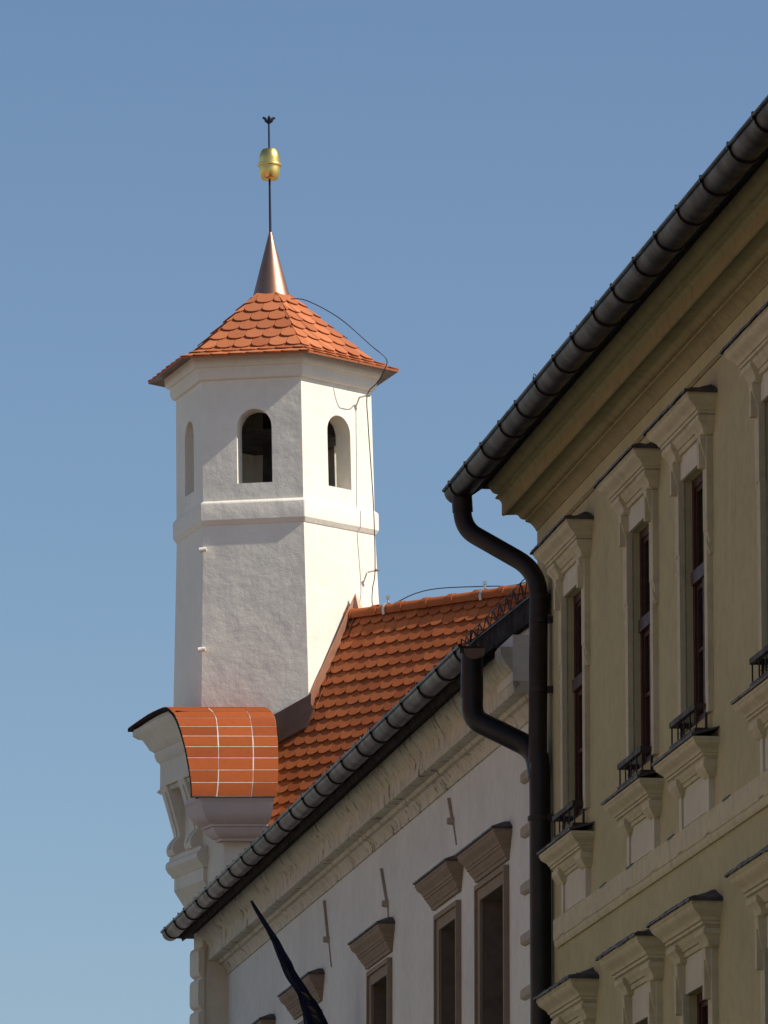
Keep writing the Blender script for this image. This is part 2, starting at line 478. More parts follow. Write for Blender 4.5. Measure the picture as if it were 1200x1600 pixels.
# string course
u0 = FY.hit(864, 1437, 0.05)[0]
zt, zb = FY.hit(864, 1437, 0.05)[1], FY.hit(867, 1474, 0.02)[1]
mb = MB()
mb.prism(FY, [(-0.02, zt), (0.05, zt - 0.01), (0.05, zb + 0.012), (0.04, zb + 0.004), (0.04, zb - 0.03), (0.022, zb - 0.055), (-0.02, zb - 0.055)], u0, LEN_Y)
ypart(mb, 'string_course', M['ytrim'])
for px, py in ((940, 1378), (1046, 1307), (982, 1346), (1133, 1240)):
    u, z = FY.hit(px, py, 0.05)
    mb = MB(); mb.hood(FY, u - .05, u + .09, [(0.045, zt + .008), (0.053, zt - .004), (0.052, zt - .02)])
    ypart(mb, 'plaster_chip', M['flashing'])

def ear_strip(mb, F, ua, ub, z0, z1, p, mi=0):
    mb.box(F, ua, ub, -0.01, p, z0, z1, mi)

def cyma(p0, z0, p1, z1, k=6):
    """S-shaped moulding between two projections"""
    out = []
    for i in range(k + 1):
        t = i / k
        e = t - math.sin(2 * math.pi * t) / (2 * math.pi) * 0.75
        out.append((p0 + (p1 - p0) * e, z0 + (z1 - z0) * t))
    return out
def hood_profile(z, h, p0, p1):
    """z = top; projects p0 at the top down to p1 at the bottom"""
    d = p0 - p1
    return ([(p0, z), (p0, z - .10 * h)] + cyma(p0 - .04 * d, z - .12 * h, p0 - .46 * d, z - .48 * h) +
            [(p0 - .54 * d, z - .5 * h), (p0 - .54 * d, z - .58 * h), (p0 - .62 * d, z - .6 * h)] +
            cyma(p0 - .66 * d, z - .63 * h, p1 + .12 * d, z - .86 * h, 4) + [(p1 + .04 * d, z - .88 * h), (p1 + .04 * d, z - .95 * h), (p1, z - h)])

def console(mb, F, uc, wd, zt, zb, p):
    """little scrolled bracket"""
    k = 14; pr = []
    for i in range(k + 1):
        t = i / k
        q = p * (0.55 + 0.45 * math.cos(t * math.pi * 1.15)) + 0.012
        if t > .82: q += p * 0.3 * math.sin((t - .82) / .18 * math.pi)
        pr.append((q, zt + (zb - zt) * t))
    mb.prism(F, [(-0.01, zt)] + pr + [(-0.01, zb)], uc - wd / 2, uc + wd / 2)
    mb.box(F, uc - wd * .28, uc + wd * .28, 0, p * 0.95 + .02, zb + (zt - zb) * .35, zb + (zt - zb) * .85)

def yellow_window(a, b, z0, z1, upper):
    """stucco surround is the part, the rest hangs under it"""
    s = MB()
    tw = 0.15
    if upper:
        HZ = FY.hit(1016, 670, 0.25)[1]; HH = 0.27; p0, p1 = 0.245, 0.055
    else:
        HZ = FY.hit(1034, 1435, 0.25)[1]; HH = 0.31; p0, p1 = 0.25, 0.05
    hb = HZ - HH
    ztop = z1 if upper else z1
    mid = z1 - 0.62
    for e in (-1, 1):
        ua = a if e < 0 else b
        s.box(FY, min(ua, ua + e * .12), max(ua, ua + e * .12), -0.01, 0.045, z0, mid)
        s.box(FY, min(ua, ua + e * .17), max(ua, ua + e * .17), -0.01, 0.05, mid + .0, hb + .01)
        # drop ornament at the ear
        u_out = ua + e * .17
        s.prism(Frame(FY(0, 0, 0), FY.eu, FY.en), [(-0.01, mid + .002), (0.052, mid + .002), (0.03, mid - .10), (0.05, mid - .13), (0.028, mid - .2), (-0.01, mid - .2)], min(u_out - e * .06, u_out - e * .005), max(u_out - e * .06, u_out - e * .005))
    so_ = ypart(s, 'window', M['ytrim'])
    # frieze panel
    pn = MB(); pn.box(FY, a - .002, b + .002, -0.008, 0.03, z1 - .0, hb + .012)
    ypart(pn, 'frieze', M['ypanel'], so_)
    h = MB()
    h.hood(FY, a - .13, b + .13, hood_profile(HZ, HH, p0, p1))
    # sub-mouldings breaking forward over the consoles
    for e in (-1, 1):
        uc = a - .075 if e < 0 else b + .075
        h.hood(FY, uc - .06, uc + .06, [(0.135, hb + .10), (0.135, hb + .06), (0.12, hb + .045), (0.09, hb - .0), (0.085, hb - .03), (0.06, hb - .045)])
    ypart(h, 'hood', M['ytrim'], so_, smooth=30)
    ch = 0.40 if upper else 0.62
    for uc in (a - .075, b + .075):
        c = MB()
        console(c, FY, uc, 0.13, hb - .045, hb - .045 - ch, 0.085)
        ypart(c, 'console', M['ytrim'], so_, smooth=30)
    # lead covering of the hood, lumpy with moss
    f = MB()
    q = p0 + .025
    rows = []
    ua, ub = a - .13 - q, b + .13 + q
    for i in range(11):
        t = i / 10; r = []
        for j in range(31):
            uu = ua + (ub - ua) * j / 30
            edge = min(uu - ua, ub - uu)
            n = q * (1 - t)
            hgt = HZ + 0.012 + 0.095 * t * min(1, edge / .30) + (random.uniform(0, 0.02) if 0 < i else random.uniform(-.006, .006))
            r.append(FY(uu, n, hgt))
        rows.append(r)
    f.grid(rows)
    low = [p + Vector((0, 0, -0.022 + 0.0)) for p in rows[0]]
    f.grid([rows[0], low])
    for k_ in (0, -1):
        f.face([r[k_] for r in rows] + [FY(ua if k_ == 0 else ub, 0, HZ - .012), FY(ua if k_ == 0 else ub, q, HZ - .012)])
    ypart(f, 'hood_flashing', M['flashing'], so_)
    # joinery
    w_ = MB(); fn = -REV
    ft = 0.075
    tz = z1 - (z1 - z0) * 0.40
    w_.box(FY, a, a + ft, fn - .06, fn, z0, z1); w_.box(FY, b - ft, b, fn - .06, fn, z0, z1)
    w_.box(FY, a + ft, b - ft, fn - .06, fn - .002, z1 - ft, z1); w_.box(FY, a + ft, b - ft, fn - .06, fn - .002, z0, z0 + ft)
    w_.box(FY, a + ft, b - ft, fn - .06, fn + .03, tz - .055, tz + .055)
    um = (a + b) / 2
    w_.box(FY, um - .045, um + .045, fn - .06, fn + .012, z0 + ft, tz - .055)
    w_.box(FY, um - .035, um + .035, fn - .06, fn + .006, tz + .055, z1 - ft)
    for (x0, x1) in ((a + ft, um - .045), (um + .045, b - ft)):
        for (y0, y1) in ((z0 + ft, tz - .055), (tz + .055, z1 - ft)):
            for bx in ((x0, x0 + .04, y0, y1), (x1 - .04, x1, y0, y1), (x0 + .04, x1 - .04, y0, y0 + .04), (x0 + .04, x1 - .04, y1 - .04, y1)):
                w_.box(FY, bx[0], bx[1], fn - .05, fn - .018, bx[2], bx[3])
        zc = z0 + (tz - z0) * .52
        w_.box(FY, x0 + .04, x1 - .04, fn - .045, fn - .02, zc - .015, zc + .015)
    ypart(w_, 'window_frame', M['wood'], so_)
    gl = MB(); gl.box(FY, a + .03, b - .03, fn - .044, fn - .036, z0 + .03, z1 - .03)
    ypart(gl, 'glass', M['glass'], so_)
    # nothing stands behind the panes: the room's dark is painted into their colour
    if not upper: return
    # sill
    SZ = FY.hit(1042, 1180, 0.22)[1]
    sl = MB(); sl.hood(FY, a - .12, b + .12, hood_profile(SZ, 0.24, 0.21, 0.045))
    for uc in (a - .06, b + .06):
        sl.hood(FY, uc - .055, uc + .055, [(0.11, SZ - .17), (0.11, SZ - .22), (0.09, SZ - .25), (0.07, SZ - .285), (0.045, SZ - .30)])
    ypart(sl, 'sill', M['ytrim'], so_, smooth=30)
    sf = MB(); q = 0.225
    sf.prism(FY, [(q, SZ + .002), (q + .004, SZ + .022), (-REV + .0, SZ + .10), (-REV, SZ + .085)], a - .12 - q, b + .12 + q)
    ypart(sf, 'sill_flashing', M['flashing'], so_)
    ap = MB()
    ap.box(FY, a - .002, b + .002, -0.01, 0.028, SZ - .55, SZ - .22)
    for uc in (a - .06, b + .06):
        ap.box(FY, uc - .05, uc + .05, -0.01, 0.045, SZ - .74, SZ - .29)
        ap.hood(FY, uc - .04, uc + .04, [(0.05, SZ - .74), (0.05, SZ - .755), (0.02, SZ - .79)])
    ypart(ap, 'apron', M['ypanel'], so_)
    # iron flower guard in front of the pane
    rl = MB(); rn = 0.12; rz0, rz1 = SZ + .10, SZ + .29
    ra, rb = a - .0, b - .0
    for zz, hh in ((rz1, .045), (rz0, .03)):
        rl.box(FY, ra - .02, rb + .02, rn - .02, rn + .02, zz - hh / 2, zz + hh / 2)
        for uu in (ra, rb):
            rl.box(FY, uu - .02, uu + .02, -REV + .02, rn - .02, zz - hh / 2, zz + hh / 2)
    k = 4
    for i in range(k + 1):
        uu = ra + (rb - ra) * i / k
        rl.box(FY, uu - .006, uu + .006, rn - .006, rn + .006, rz0 - (.09 if i in (0, k) else 0), rz1)
    for uu in (ra, rb):
        rl.box(FY, uu - .01, uu + .01, 0.03, 0.05, rz0 - .05, rz1)
    ypart(rl, 'flower_guard', M['rail'], so_)
# (children of the window inherit the house offset through it)
_yp = ypart
for (a, b) in UP: yellow_window(a, b, ZU0, ZU1, True)
for (a, b) in LOW: yellow_window(a, b, ZL0, ZL1, False)

# ================================================================== WHITE HOUSE
wh = thing('white_house', 'greyed white corner house with orange tiled roof and curved tile cap below the turret', 'house', loc=FW(0, 0, 0))
wh_inv = -FW(0, 0, 0)
def wpart(mb, name, m, parent=None, **k):
    o = mb.build(name, m, parent or wh, **k)
    if parent is None: o.location = wh_inv
    return o
WEND = 22.02
wins = []
for (tx, ty_), (ox0, ox1, oy) in (((714, 1338), (754, 790.7, 1407)), ((648, 1383), (690, 716, 1453)), ((546, 1477), (584, 609, 1540)), ((436, 1558), (474, 500, 1620)), ((356, 1632), (394, 424, 1694))):
    u0, z0 = FW.hit(ox0, oy, 0.0)
    u1 = FW.hit(ox1, oy, 0.0)[0]
    hu, hz = FW.hit(tx, ty_, 0.18)
    wins.append((u0, u1, z0, hu, hz))
holes = [(u0, u1, z0 - 2.3, z0) for u0, u1, z0, _, _ in wins]
WTOP = 11.42
mb = MB()
wall_cells(mb, FW, 0, WEND, 0, WTOP, holes)
RW = 0.32
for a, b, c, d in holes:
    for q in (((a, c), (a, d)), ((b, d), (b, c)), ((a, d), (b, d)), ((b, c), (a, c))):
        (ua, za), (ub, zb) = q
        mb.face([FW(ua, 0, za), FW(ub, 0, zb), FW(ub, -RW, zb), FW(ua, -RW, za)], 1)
mb.face([FW(0, 0, 0), FW(0, -9, 0), FW(0, -9, WTOP), FW(0, 0, WTOP)])
mb.face([FW(WEND, 0, 0), FW(WEND, -9, 0), FW(WEND, -9, WTOP), FW(WEND, 0, WTOP)])
mb.face([FW(0, -9, 0), FW(WEND, -9, 0), FW(WEND, -9, WTOP), FW(0, -9, WTOP)])
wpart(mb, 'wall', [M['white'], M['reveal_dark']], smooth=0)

wc = prof_from(FW, 0.0, [(304, 1459), (306, 1466), (310, 1472), (315, 1478), (318, 1482), (319, 1484), (319, 1506), (322, 1507), (334, 1506.5), (336, 1511), (341, 1512), (345, 1516), (348, 1521), (350.5, 1527)], 351, 122.5)
ctop = wc[0][1] + 0.05
UC_END = FW.hit(803, 1067, 0.26)[0]
mb = MB()
mb.prism(FW, [(-0.05, wc[-1][1]), (-0.05, ctop), (wc[0][0], ctop)] + wc, -0.002, UC_END)
zd = FW.hit(560, 1347, 0.02)[1]
for dz in (0.0, 0.085):
    mb.prism(FW, [(-0.01, zd - .02 + dz), (0.02, zd - .018 + dz), (0.026, zd + dz), (0.02, zd + .018 + dz), (-0.01, zd + .02 + dz)], 0.0, min(UC_END + 2, WEND - .02))
wpart(mb, 'cornice', M['wcornice'], smooth=30)
# plain wall above the end of the cornice, its top edge climbing with the verge
ze0 = FW.hit(803, 1067, 0.26)[1]
mb = MB()
vq = [FW.hit(x, y, 0.05) for x, y in ((752, 1030), (762, 1014), (841, 958))]
top_ = [(vq[0][0], ze0 - .1), (vq[0][0], vq[1][1]), (vq[1][0], vq[1][1]), (vq[2][0], vq[2][1]), (vq[2][0], ze0 - .1)]
f0 = [FW(u, 0.05, z) for u, z in top_]; f1 = [FW(u, -.25, z) for u, z in top_]
mb.face(f0); mb.face(f1[::-1]); mb.grid([f0, f1], 0, True)
ub = FW.hit(772, 1000, 0.3)[0]
mb.box(FW, ub, WEND + .25, 0.05, 0.27, ze0 + .02, FW.hit(790, 1002, 0.27)[1])
wpart(mb, 'parapet', M['white'])
# gutter, eaves board
WN, WR = 0.69, 0.108
WZ = FW.z(-7.0, WN, 1457)
UG0 = FW.hit(253, 1457, WN + WR)[0]
UG1 = FW.hit(737, 1022, WN)[0]
WZ = FW.hit(253, 1457, WN + WR)[1]
wg = make_gutter(wh, FW, UG0, UG1, WN, WZ, WR, M['gutter'], 1.0, UG0 + .35)
wg.location = wh_inv
mb = MB()
mb.prism(FW, [(0.34, ctop - .02), (0.57, WZ - .14), (0.60, WZ - .06), (0.38, ctop + .04)], UG0 + .25, UG1 - .5)
mb.prism(FW, [(0.0, ctop + .002), (0.5, ctop + .002), (0.6, ctop + .03), (0.0, ctop + .03)], UG0 + .25, UG1 - .9)
wpart(mb, 'eaves_board', M['board'])
# verge board that carries the roof past the end of the gutter
vp = [FW.hit(x, y, 0.12) for x, y in ((731, 1004), (842, 918), (842, 962), (756, 1022))]
mb = MB()
f0 = [FW(u, 0.12, z) for u, z in vp]; f1 = [FW(u, 0.06, z) for u, z in vp]
mb.face(f0); mb.face(f1[::-1]); mb.grid([f0, f1], 0, True)
wpart(mb, 'verge_board', M['board'])
# low deck behind the gutter
mb = MB()
mb.prism(FW, [(0.58, WZ - .02), (0.58, WZ + .0), (-9, WZ + .35), (-9, WZ - .02)], -0.5, UG1 - 1.8)
mb.prism(FW, [(-.1, WZ - .02), (-.1, WZ + .02), (-9, WZ + .35), (-9, WZ - .02)], UG1 - 1.8, WEND)
wpart(mb, 'low_roof', M['board'])
# snow guard along the eaves
mb = MB()
sz = WZ + .06; sn = 0.62
u = UG0 + .2
while u < UG1 - .1:
    mb.tube([FW(u - .10, sn, sz - .05), FW(u, sn, sz + .17), FW(u + .10, sn, sz - .05)], 0.0055, 5)
    mb.tube([FW(u, sn, sz + .17), FW(u + .02, sn - .3, sz - .02)], 0.005, 5)
    u += 0.52
mb.tube([FW(UG0, sn + .01, sz + .03), FW(UG1, sn + .01, sz + .03)], 0.006, 5)
# lattice climbing the verge past the gutter
_q0, _q1 = FW.hit(724, 1014, .16), FW.hit(830, 930, .16)
lo0, lo1 = FW(_q0[0], .16, _q0[1]), FW(_q1[0], .16, _q1[1])
tip = None
for i in range(11):
    p = lo0 + (lo1 - lo0) * i / 10; q = lo0 + (lo1 - lo0) * (i + .5) / 10
    h_ = .10 + .012 * i
    q2 = q + Vector((0, 0, h_))
    mb.tube([p, q2, lo0 + (lo1 - lo0) * (i + 1) / 10], 0.006, 5)
    mb.tube([q2, q + Vector((.08, .05, -.02))], 0.005, 5)
    if tip is not None: mb.tube([tip, q2], 0.006, 5)
    tip = q2
mb.tube([lo0, lo1], 0.009, 5)
wpart(mb, 'snow_guard', M['iron'], weld=False)
# brown window surrounds
for i, (u0, u1, z1, hu, hz) in enumerate(wins):
    zb = z1 - 2.3
    s = MB()
    tw = 0.13
    oz = z1 + .11
    for e, ua in ((-1, u0), (1, u1)):
        s.box(FW, min(ua, ua + e * tw), max(ua, ua + e * tw), -0.01, 0.03, zb, oz)
        q = ua + e * tw
        s.box(FW, min(q, q + e * .05), max(q, q + e * .05), -0.01, 0.055, zb, oz + .05)
    s.box(FW, u0, u1, -0.01, 0.03, z1, oz)
    s.box(FW, u0 - tw, u1 + tw, -0.01, 0.055, oz, oz + .05)
    wo = wpart(s, 'window', M['wtrim'])
    h = MB()
    hu1 = u1 + (u0 - (hu + .28)) - .02
    hh = 0.28
    bu0 = hu + .185; bu1 = u1 + .17
    h.hood(FW, bu0, bu1, hood_profile(hz, hh, 0.18, 0.03))
    wpart(h, 'hood', M['wtrim'], wo, smooth=30)
    f = MB(); q = 0.20
    f.hood(FW, bu0, bu1, [(0.0, hz + .09), (0.05, hz + .085), (q, hz + .02), (q, hz + .002)])
    wpart(f, 'hood_flashing', M['flashing'], wo)
    j = MB()
    j.box(FW, u0, u0 + .07, -RW - .05, -RW, zb, z1); j.box(FW, u1 - .07, u1, -RW - .05, -RW, zb, z1)
    j.box(FW, u0 + .07, u1 - .07, -RW - .05, -RW, z1 - .08, z1)
    j.box(FW, (u0 + u1) / 2 - .04, (u0 + u1) / 2 + .04, -RW - .05, -RW, zb, z1 - .08)
    wpart(j, 'window_frame', M['wood'], wo)
    gl = MB(); gl.box(FW, u0 + .03, u1 - .03, -RW - .045, -RW - .04, zb, z1 - .03)
    wpart(gl, 'glass', M['glass'], wo)
# toothed quoins beside the black pipe
for py in (1212, 1297, 1386, 1465, 1550):
    u, z = FW.hit(816, py, 0.03)
    mb = MB(); mb.hood(FW, u + .02, u + 1.0, [(0.03, z + .03), (0.045, z + .01), (0.045, z - .06), (0.02, z - .08)])
    wpart(mb, 'quoin', M['anchor'])

# ---- corner pier beyond the end of the facade, with rusticated quoins
XP = at(316, 1520, 80.3)
FP = Frame((XP.x, XP.y), -dA, nA)
mb = MB()
zp0, zp1 = 0.0, zat(80.3, 1420)
mb.box(FP, -.34, 0.0, -3.0, 0.0, zp0, zp1)
wpart(mb, 'pier', M['attic'])
zq = zat(80.3, 1530)
for k in range(9):
    z1 = zq - k * .40 + .40; z0 = z1 - .37
    mb = MB()
    pr = [(0.0, z0), (0.03, z0 + .01), (0.055, z0 + .04), (0.06, z0 + .08), (0.06, z1 - .06), (0.05, z1 - .02), (0.025, z1), (0.0, z1)]
    mb.prism(FP, [(-0.02, z0)] + pr + [(-0.02, z1)], -.32, 0.03)
    wpart(mb, 'quoin', M['attic'])
# ---- attic gable
def zA(u, n, y): return zat(FA(u, n, 0).y, y)
UF = -1.8                                     # far end of the attic wall
zc0 = zA(UF, .25, 1200)
za0 = zA(UF, .25, 1231)
zm1, zm0 = zA(UF, .1, 1343), zA(UF, .1, 1372)
zb0 = zA(UF, .05, 1393)
mb = MB()
pl = [(0.03, 0.0), (0.03 + .40 * .36, -.40)]
b0, b1 = [FA(u, n, zp1 - .3) for u, n in pl[:2]] + [FA(-.6, -.40, zp1 - .3), FA(-.6, 0, zp1 - .3)], [FA(u, n, za0 + .05) for u, n in pl[:2]] + [FA(-.6, -.40, za0 + .05), FA(-.6, 0, za0 + .05)]
mb.face(b0[::-1]); mb.face(b1); mb.grid([b0, b1], 0, True)
mb.box(FA, UF, -.6, -.66, 0.0, zb0 - .004, za0 + .05)
mb.box(FA, UF + .002, -.602, -.66, -.26, zp1 - .3, zb0 - .004)
# lower block on the far part with its sloping foot
mb.prism(FA, [(-.01, zb0), (0.05, zb0), (0.05, zm0 + .02), (-.01, zm0 + .02)], UF, -.62)
mb.prism(FA, [(-.3, zb0 - .002), (0.05, zb0 - .002), (-.22, zb0 - .40), (-.3, zb0 - .40)], UF, -.62)
at_wall = wpart(mb, 'gable', M['attic'])
mb = MB()
mpro = [(0.06, zm0), (0.075, zm0 + .03), (0.12, zm0 + .07), (0.15, zm0 + .12), (0.15, zm0 + .17), (0.13, zm0 + .2), (0.10, zm0 + .22), (0.10, zm1 + .03), (-.01, zm1 + .03)]
mb.prism(FA, [(-.01, zm0)] + mpro, UF - .06, -.58)
wpart(mb, 'base_moulding', M['attic'], at_wall, smooth=30)
# the two scrolled consoles
for uc in (UF + .14, UF + .86):
    mb = MB()
    zt_, zb_ = za0, zm1 + .03
    k = 22; pr = []
    for i in range(k + 1):
        t = i / k
        q = 0.26 - 0.20 * (t / .72) ** 0.9 if t < .72 else 0.06 + 0.105 * math.sin((t - .72) / .28 * math.pi * .72)
        pr.append((q, zt_ + (zb_ - zt_) * t))
    mb.prism(FA, [(-.01, zt_)] + pr + [(-.01, zb_)], uc - .13, uc + .13)
    mb.hood(FA, uc - .14, uc + .14, [(0.205, zt_ - .002), (0.22, zt_ - .03), (0.19, zt_ - .06)])
    # raised centre rib
    pr2 = [(q + .02, z) for q, z in pr[2:-2]]
    mb.prism(FA, [(0, pr2[0][1])] + pr2 + [(0, pr2[-1][1])], uc - .045, uc + .045)
    wpart(mb, 'console', M['attic'], at_wall, smooth=30)
# curved tile cap
cpx = [(-.55, 1243), (-.52, 1222), (-.42, 1196), (-.27, 1166), (-.10, 1142), (.10, 1121), (.30, 1109), (.55, 1103.5), (.9, 1108), (1.3, 1116), (1.75, 1127), (2.12, 1137)]
cps = [(-(uu), zA(-uu, .55, yy)) for uu, yy in cpx]
curve = smoothpath([Vector((a, 0, b)) for a, b in cps], 6)
curve = [(p.x, p.z) for p in curve]
def offs(cv, d):
    out = []
    for i, (a, b) in enumerate(cv):
        p, q = cv[max(i - 1, 0)], cv[min(i + 1, len(cv) - 1)]
        t = Vector((q[0] - p[0], q[1] - p[1])).normalized()
        nn = Vector((t.y, -t.x))
        if nn.y < -0.2 or (abs(nn.y) <= .2 and nn.x < 0): nn = -nn
        out.append((a + nn.x * d, b + nn.y * d))
    return out
NL, NR = 0.56, -0.43
SKEW = 0.36
FC = Frame(FA.o + FA.eu * (0.30 * SKEW), FA.eu, FA.en - FA.eu * SKEW)   # the block is not square: its near side turns to the street
def capn(u, n):          # the cap narrows slightly towards its foot
    return n
L = [0.0]
for p, q in zip(curve, curve[1:]): L.append(L[-1] + math.hypot(q[0] - p[0], q[1] - p[1]))
def nx(n, s_): return n if n == NL else n - .19 * max(0.0, min(1.0, s_ / 1.35))
mb = MB()
inner, outer = offs(curve, -.045), offs(curve, 0.0)
mb.grid([[FC(a, NL, b) for a, b in outer], [FC(a, nx(NR, l), b) for l, (a, b) in zip(L, outer)]], 0)
mb.grid([[FC(a, NL, b) for a, b in inner], [FC(a, nx(NR, l), b) for l, (a, b) in zip(L, inner)]], 2)
mb.grid([[FC(a, NL, b) for a, b in inner], [FC(a, NL, b) for a, b in outer]], 2)
mb.grid([[FC(a, nx(NR, l), b) for l, (a, b) in zip(L, inner)], [FC(a, nx(NR, l), b) for l, (a, b) in zip(L, outer)]], 0)
mb.face([FC(inner[0][0], NL, inner[0][1]), FC(outer[0][0], NL, outer[0][1]), FC(outer[0][0], NR, outer[0][1]), FC(inner[0][0], NR, inner[0][1])], 2)
mb.face([FC(inner[-1][0], NL, inner[-1][1]), FC(outer[-1][0], NL, outer[-1][1]), FC(outer[-1][0], nx(NR, 9), outer[-1][1]), FC(inner[-1][0], nx(NR, 9), inner[-1][1])], 2)
# tiles on the cap: stack bond, four strips across
def along(s, d):
    s = max(0, min(L[-1], s))
    for i in range(len(L) - 1):
        if L[i + 1] >= s: break
    t = (s - L[i]) / (L[i + 1] - L[i])
    cv = offs(outer, d)
    return (cv[i][0] * (1 - t) + cv[i + 1][0] * t, cv[i][1] * (1 - t) + cv[i + 1][1] * t)
TH = 0.185
nb = [NL, 0.27, -0.14, NR]
s0 = 0.0
while s0 < L[-1] - .05:
    s1 = min(s0 + TH * random.uniform(.97, 1.03), L[-1] - .01)
    for n1, n0 in zip(nb, nb[1:]):
        gp = random.uniform(.0045, .0085)
        j = random.uniform(-.003, .003)
        ks = [s0 + gp + (s1 - s0 - 2 * gp) * i / 3 for i in range(4)]
        tn = random.random()
        lift = 0.004 + random.uniform(-.001, .002)
        rows = [[FC(along(k, lift)[0], nx(n1, k) - (0 if n1 == NL else gp) + j, along(k, lift)[1]), FC(along(k, lift)[0], nx(n0, k) + (0 if n0 == NR else gp) + j, along(k, lift)[1])] for k in ks]
        mb.grid(rows, 1, False, tn)
        bot = [[FC(along(k, -.004)[0], nx(n1, k) - (0 if n1 == NL else gp) + j, along(k, -.004)[1]), FC(along(k, -.004)[0], nx(n0, k) + (0 if n0 == NR else gp) + j, along(k, -.004)[1])] for k in ks]
        for q in (0, 1):
            mb.grid([[r[q] for r in rows], [r[q] for r in bot]], 1, False, tn)
        mb.grid([rows[0], bot[0]], 1, False, tn); mb.grid([rows[-1], bot[-1]], 1, False, tn)
    s0 = s1
wpart(mb, 'tile_cap', [M['grout'], M['captile'], M['board']], at_wall)
# gable field behind the curve of the cap, and lip that follows it
mb = MB()
fld = [p for p in offs(curve, -.05) if p[0] > -.5]
mb.grid([[FC(a, .25, b) for a, b in fld], [FC(min(a, .12), .25, min(b, zc0 - .05)) for a, b in fld]])
wpart(mb, 'gable_field', M['attic'], at_wall, smooth=30)
mb = MB()
lip0, lip1 = offs(curve, -.047), offs(curve, -.11)
mb.grid([[FC(a, .50, b) for a, b in lip0], [FC(a, .50, b) for a, b in lip1], [FC(a, .43, b) for a, b in offs(curve, -.15)], [FC(a, .24, b) for a, b in offs(curve, -.16)]])
wpart(mb, 'gable_lip', M['attic'], at_wall, smooth=40)
# entablature under the tile cap
mb = MB()
mb.box(FA, UF, .12, -.5, 0.25, za0, zc0)
y2 = [(0.25, 1200), (0.255, 1194), (0.29, 1190), (0.31, 1182), (0.31, 1177), (0.36, 1173), (0.38, 1168), (0.43, 1158), (0.49, 1151), (0.52, 1146), (0.525, 1141)]
pro = [(n, zA(UF - (n - .25), n, y)) for n, y in y2]
rings = []
for n, z in pro:
    e = n - .25
    un = max([q[0] for q in offs(curve, -.08) if q[1] > z] or [-.3])
    rings.append([FA(un, n, z), FA(UF - e, n, z), FA(UF - e, -.45, z)])
mb.grid(rings)
ztop = pro[-1][1]
mb.face([FA(-.3, .52, ztop), FA(UF - .27, .52, ztop), FA(UF - .27, -.45, ztop), FA(-.3, -.45, ztop)])
wpart(mb, 'entablature', M['attic'], at_wall, smooth=30)
# return cornice on the near side, below the tiles
fr = [(0.50, 1243), (0.50, 1249), (0.485, 1251), (0.47, 1256), (0.44, 1268), (0.38, 1278), (0.30, 1286), (0.27, 1288), (0.27, 1291), (0.24, 1292), (0.21, 1300), (0.14, 1307), (0.12, 1309), (0.09, 1309.5), (0.08, 1314), (0.02, 1315)]
rings = []
for p, y in fr:
    z = zA(p, .2, y)
    rings.append([FC(-.15, p * .9, z), FC(p, p * .9, z), FC(p, -.42, z), FC(-.15, -.42, z)])
mb = MB(); mb.grid(rings)
mb.face(rings[0]); mb.face(rings[-1][::-1])
wpart(mb, 'return_cornice', M['attic_front'], at_wall, smooth=30)

# ================================================================== TURRET
YT = 82.0
PXM = F_PX / (YT * _c + 13 * _s)             # pixels per metre at the turret
tx = lambda px, y: at(px, y, YT)
ANG0 = R(-13.3)                               # front face normal, from "towards the camera", to the left
def hexv(k, r, cx, cy):                       # vertex k; k = 0 right-front, going clockwise seen from above to the left
    a = ANG0 + R(30) - k * R(60)
    return Vector((cx + r * math.sin(a), cy - r * math.cos(a), 0))
def axis_x(z):                                # the turret leans a hair to the left as it rises
    zb, zt = zat(YT, 1100), zat(YT, 363)
    t = (z - zb) / (zt - zb)
    return at(435, 1100, YT).x * (1 - t) + at(422.5, 363, YT).x * t
def zf(y, r): return zat(YT - r * math.cos(R(16.7)), y)      # height from the picture, at the near edge
def ring(r, z):
    c = axis_x(z)
    return [hexv(k, r, c, YT) + Vector((0, 0, z)) for k in range(6)]
tur = thing('turret', 'freshly whitewashed six-sided bell turret with arched openings, orange tiled cap and copper spire', 'turret', loc=(axis_x(12), YT, 12))
t_inv = -Vector((axis_x(12), YT, 12))
def tpart(mb, name, m, parent=None, **k):
    o = mb.build(name, m, parent or tur, **k)
    if parent is None: o.location = t_inv
    return o
A0 = 158.5 / PXM; A1 = 170.5 / PXM
zc_b = zf(588, A0); zb_t = zf(778, A0); zb_b = zf(812, A0); zbase = zf(1260, A1)
AB = A0 + 2.0 / PXM                           # radius at the band
mb = MB()
def rad(z):                                   # flared lower shaft
    t = max(0.0, min(1.0, (zb_b - z) / (zb_b - zf(1095, A1))))
    return AB + (A1 - AB) * t
zs = [zb_b + .01 - (zb_b - zbase) * i / 24 for i in range(25)]
mb.grid([ring(rad(z), z) for z in zs], 0, True)
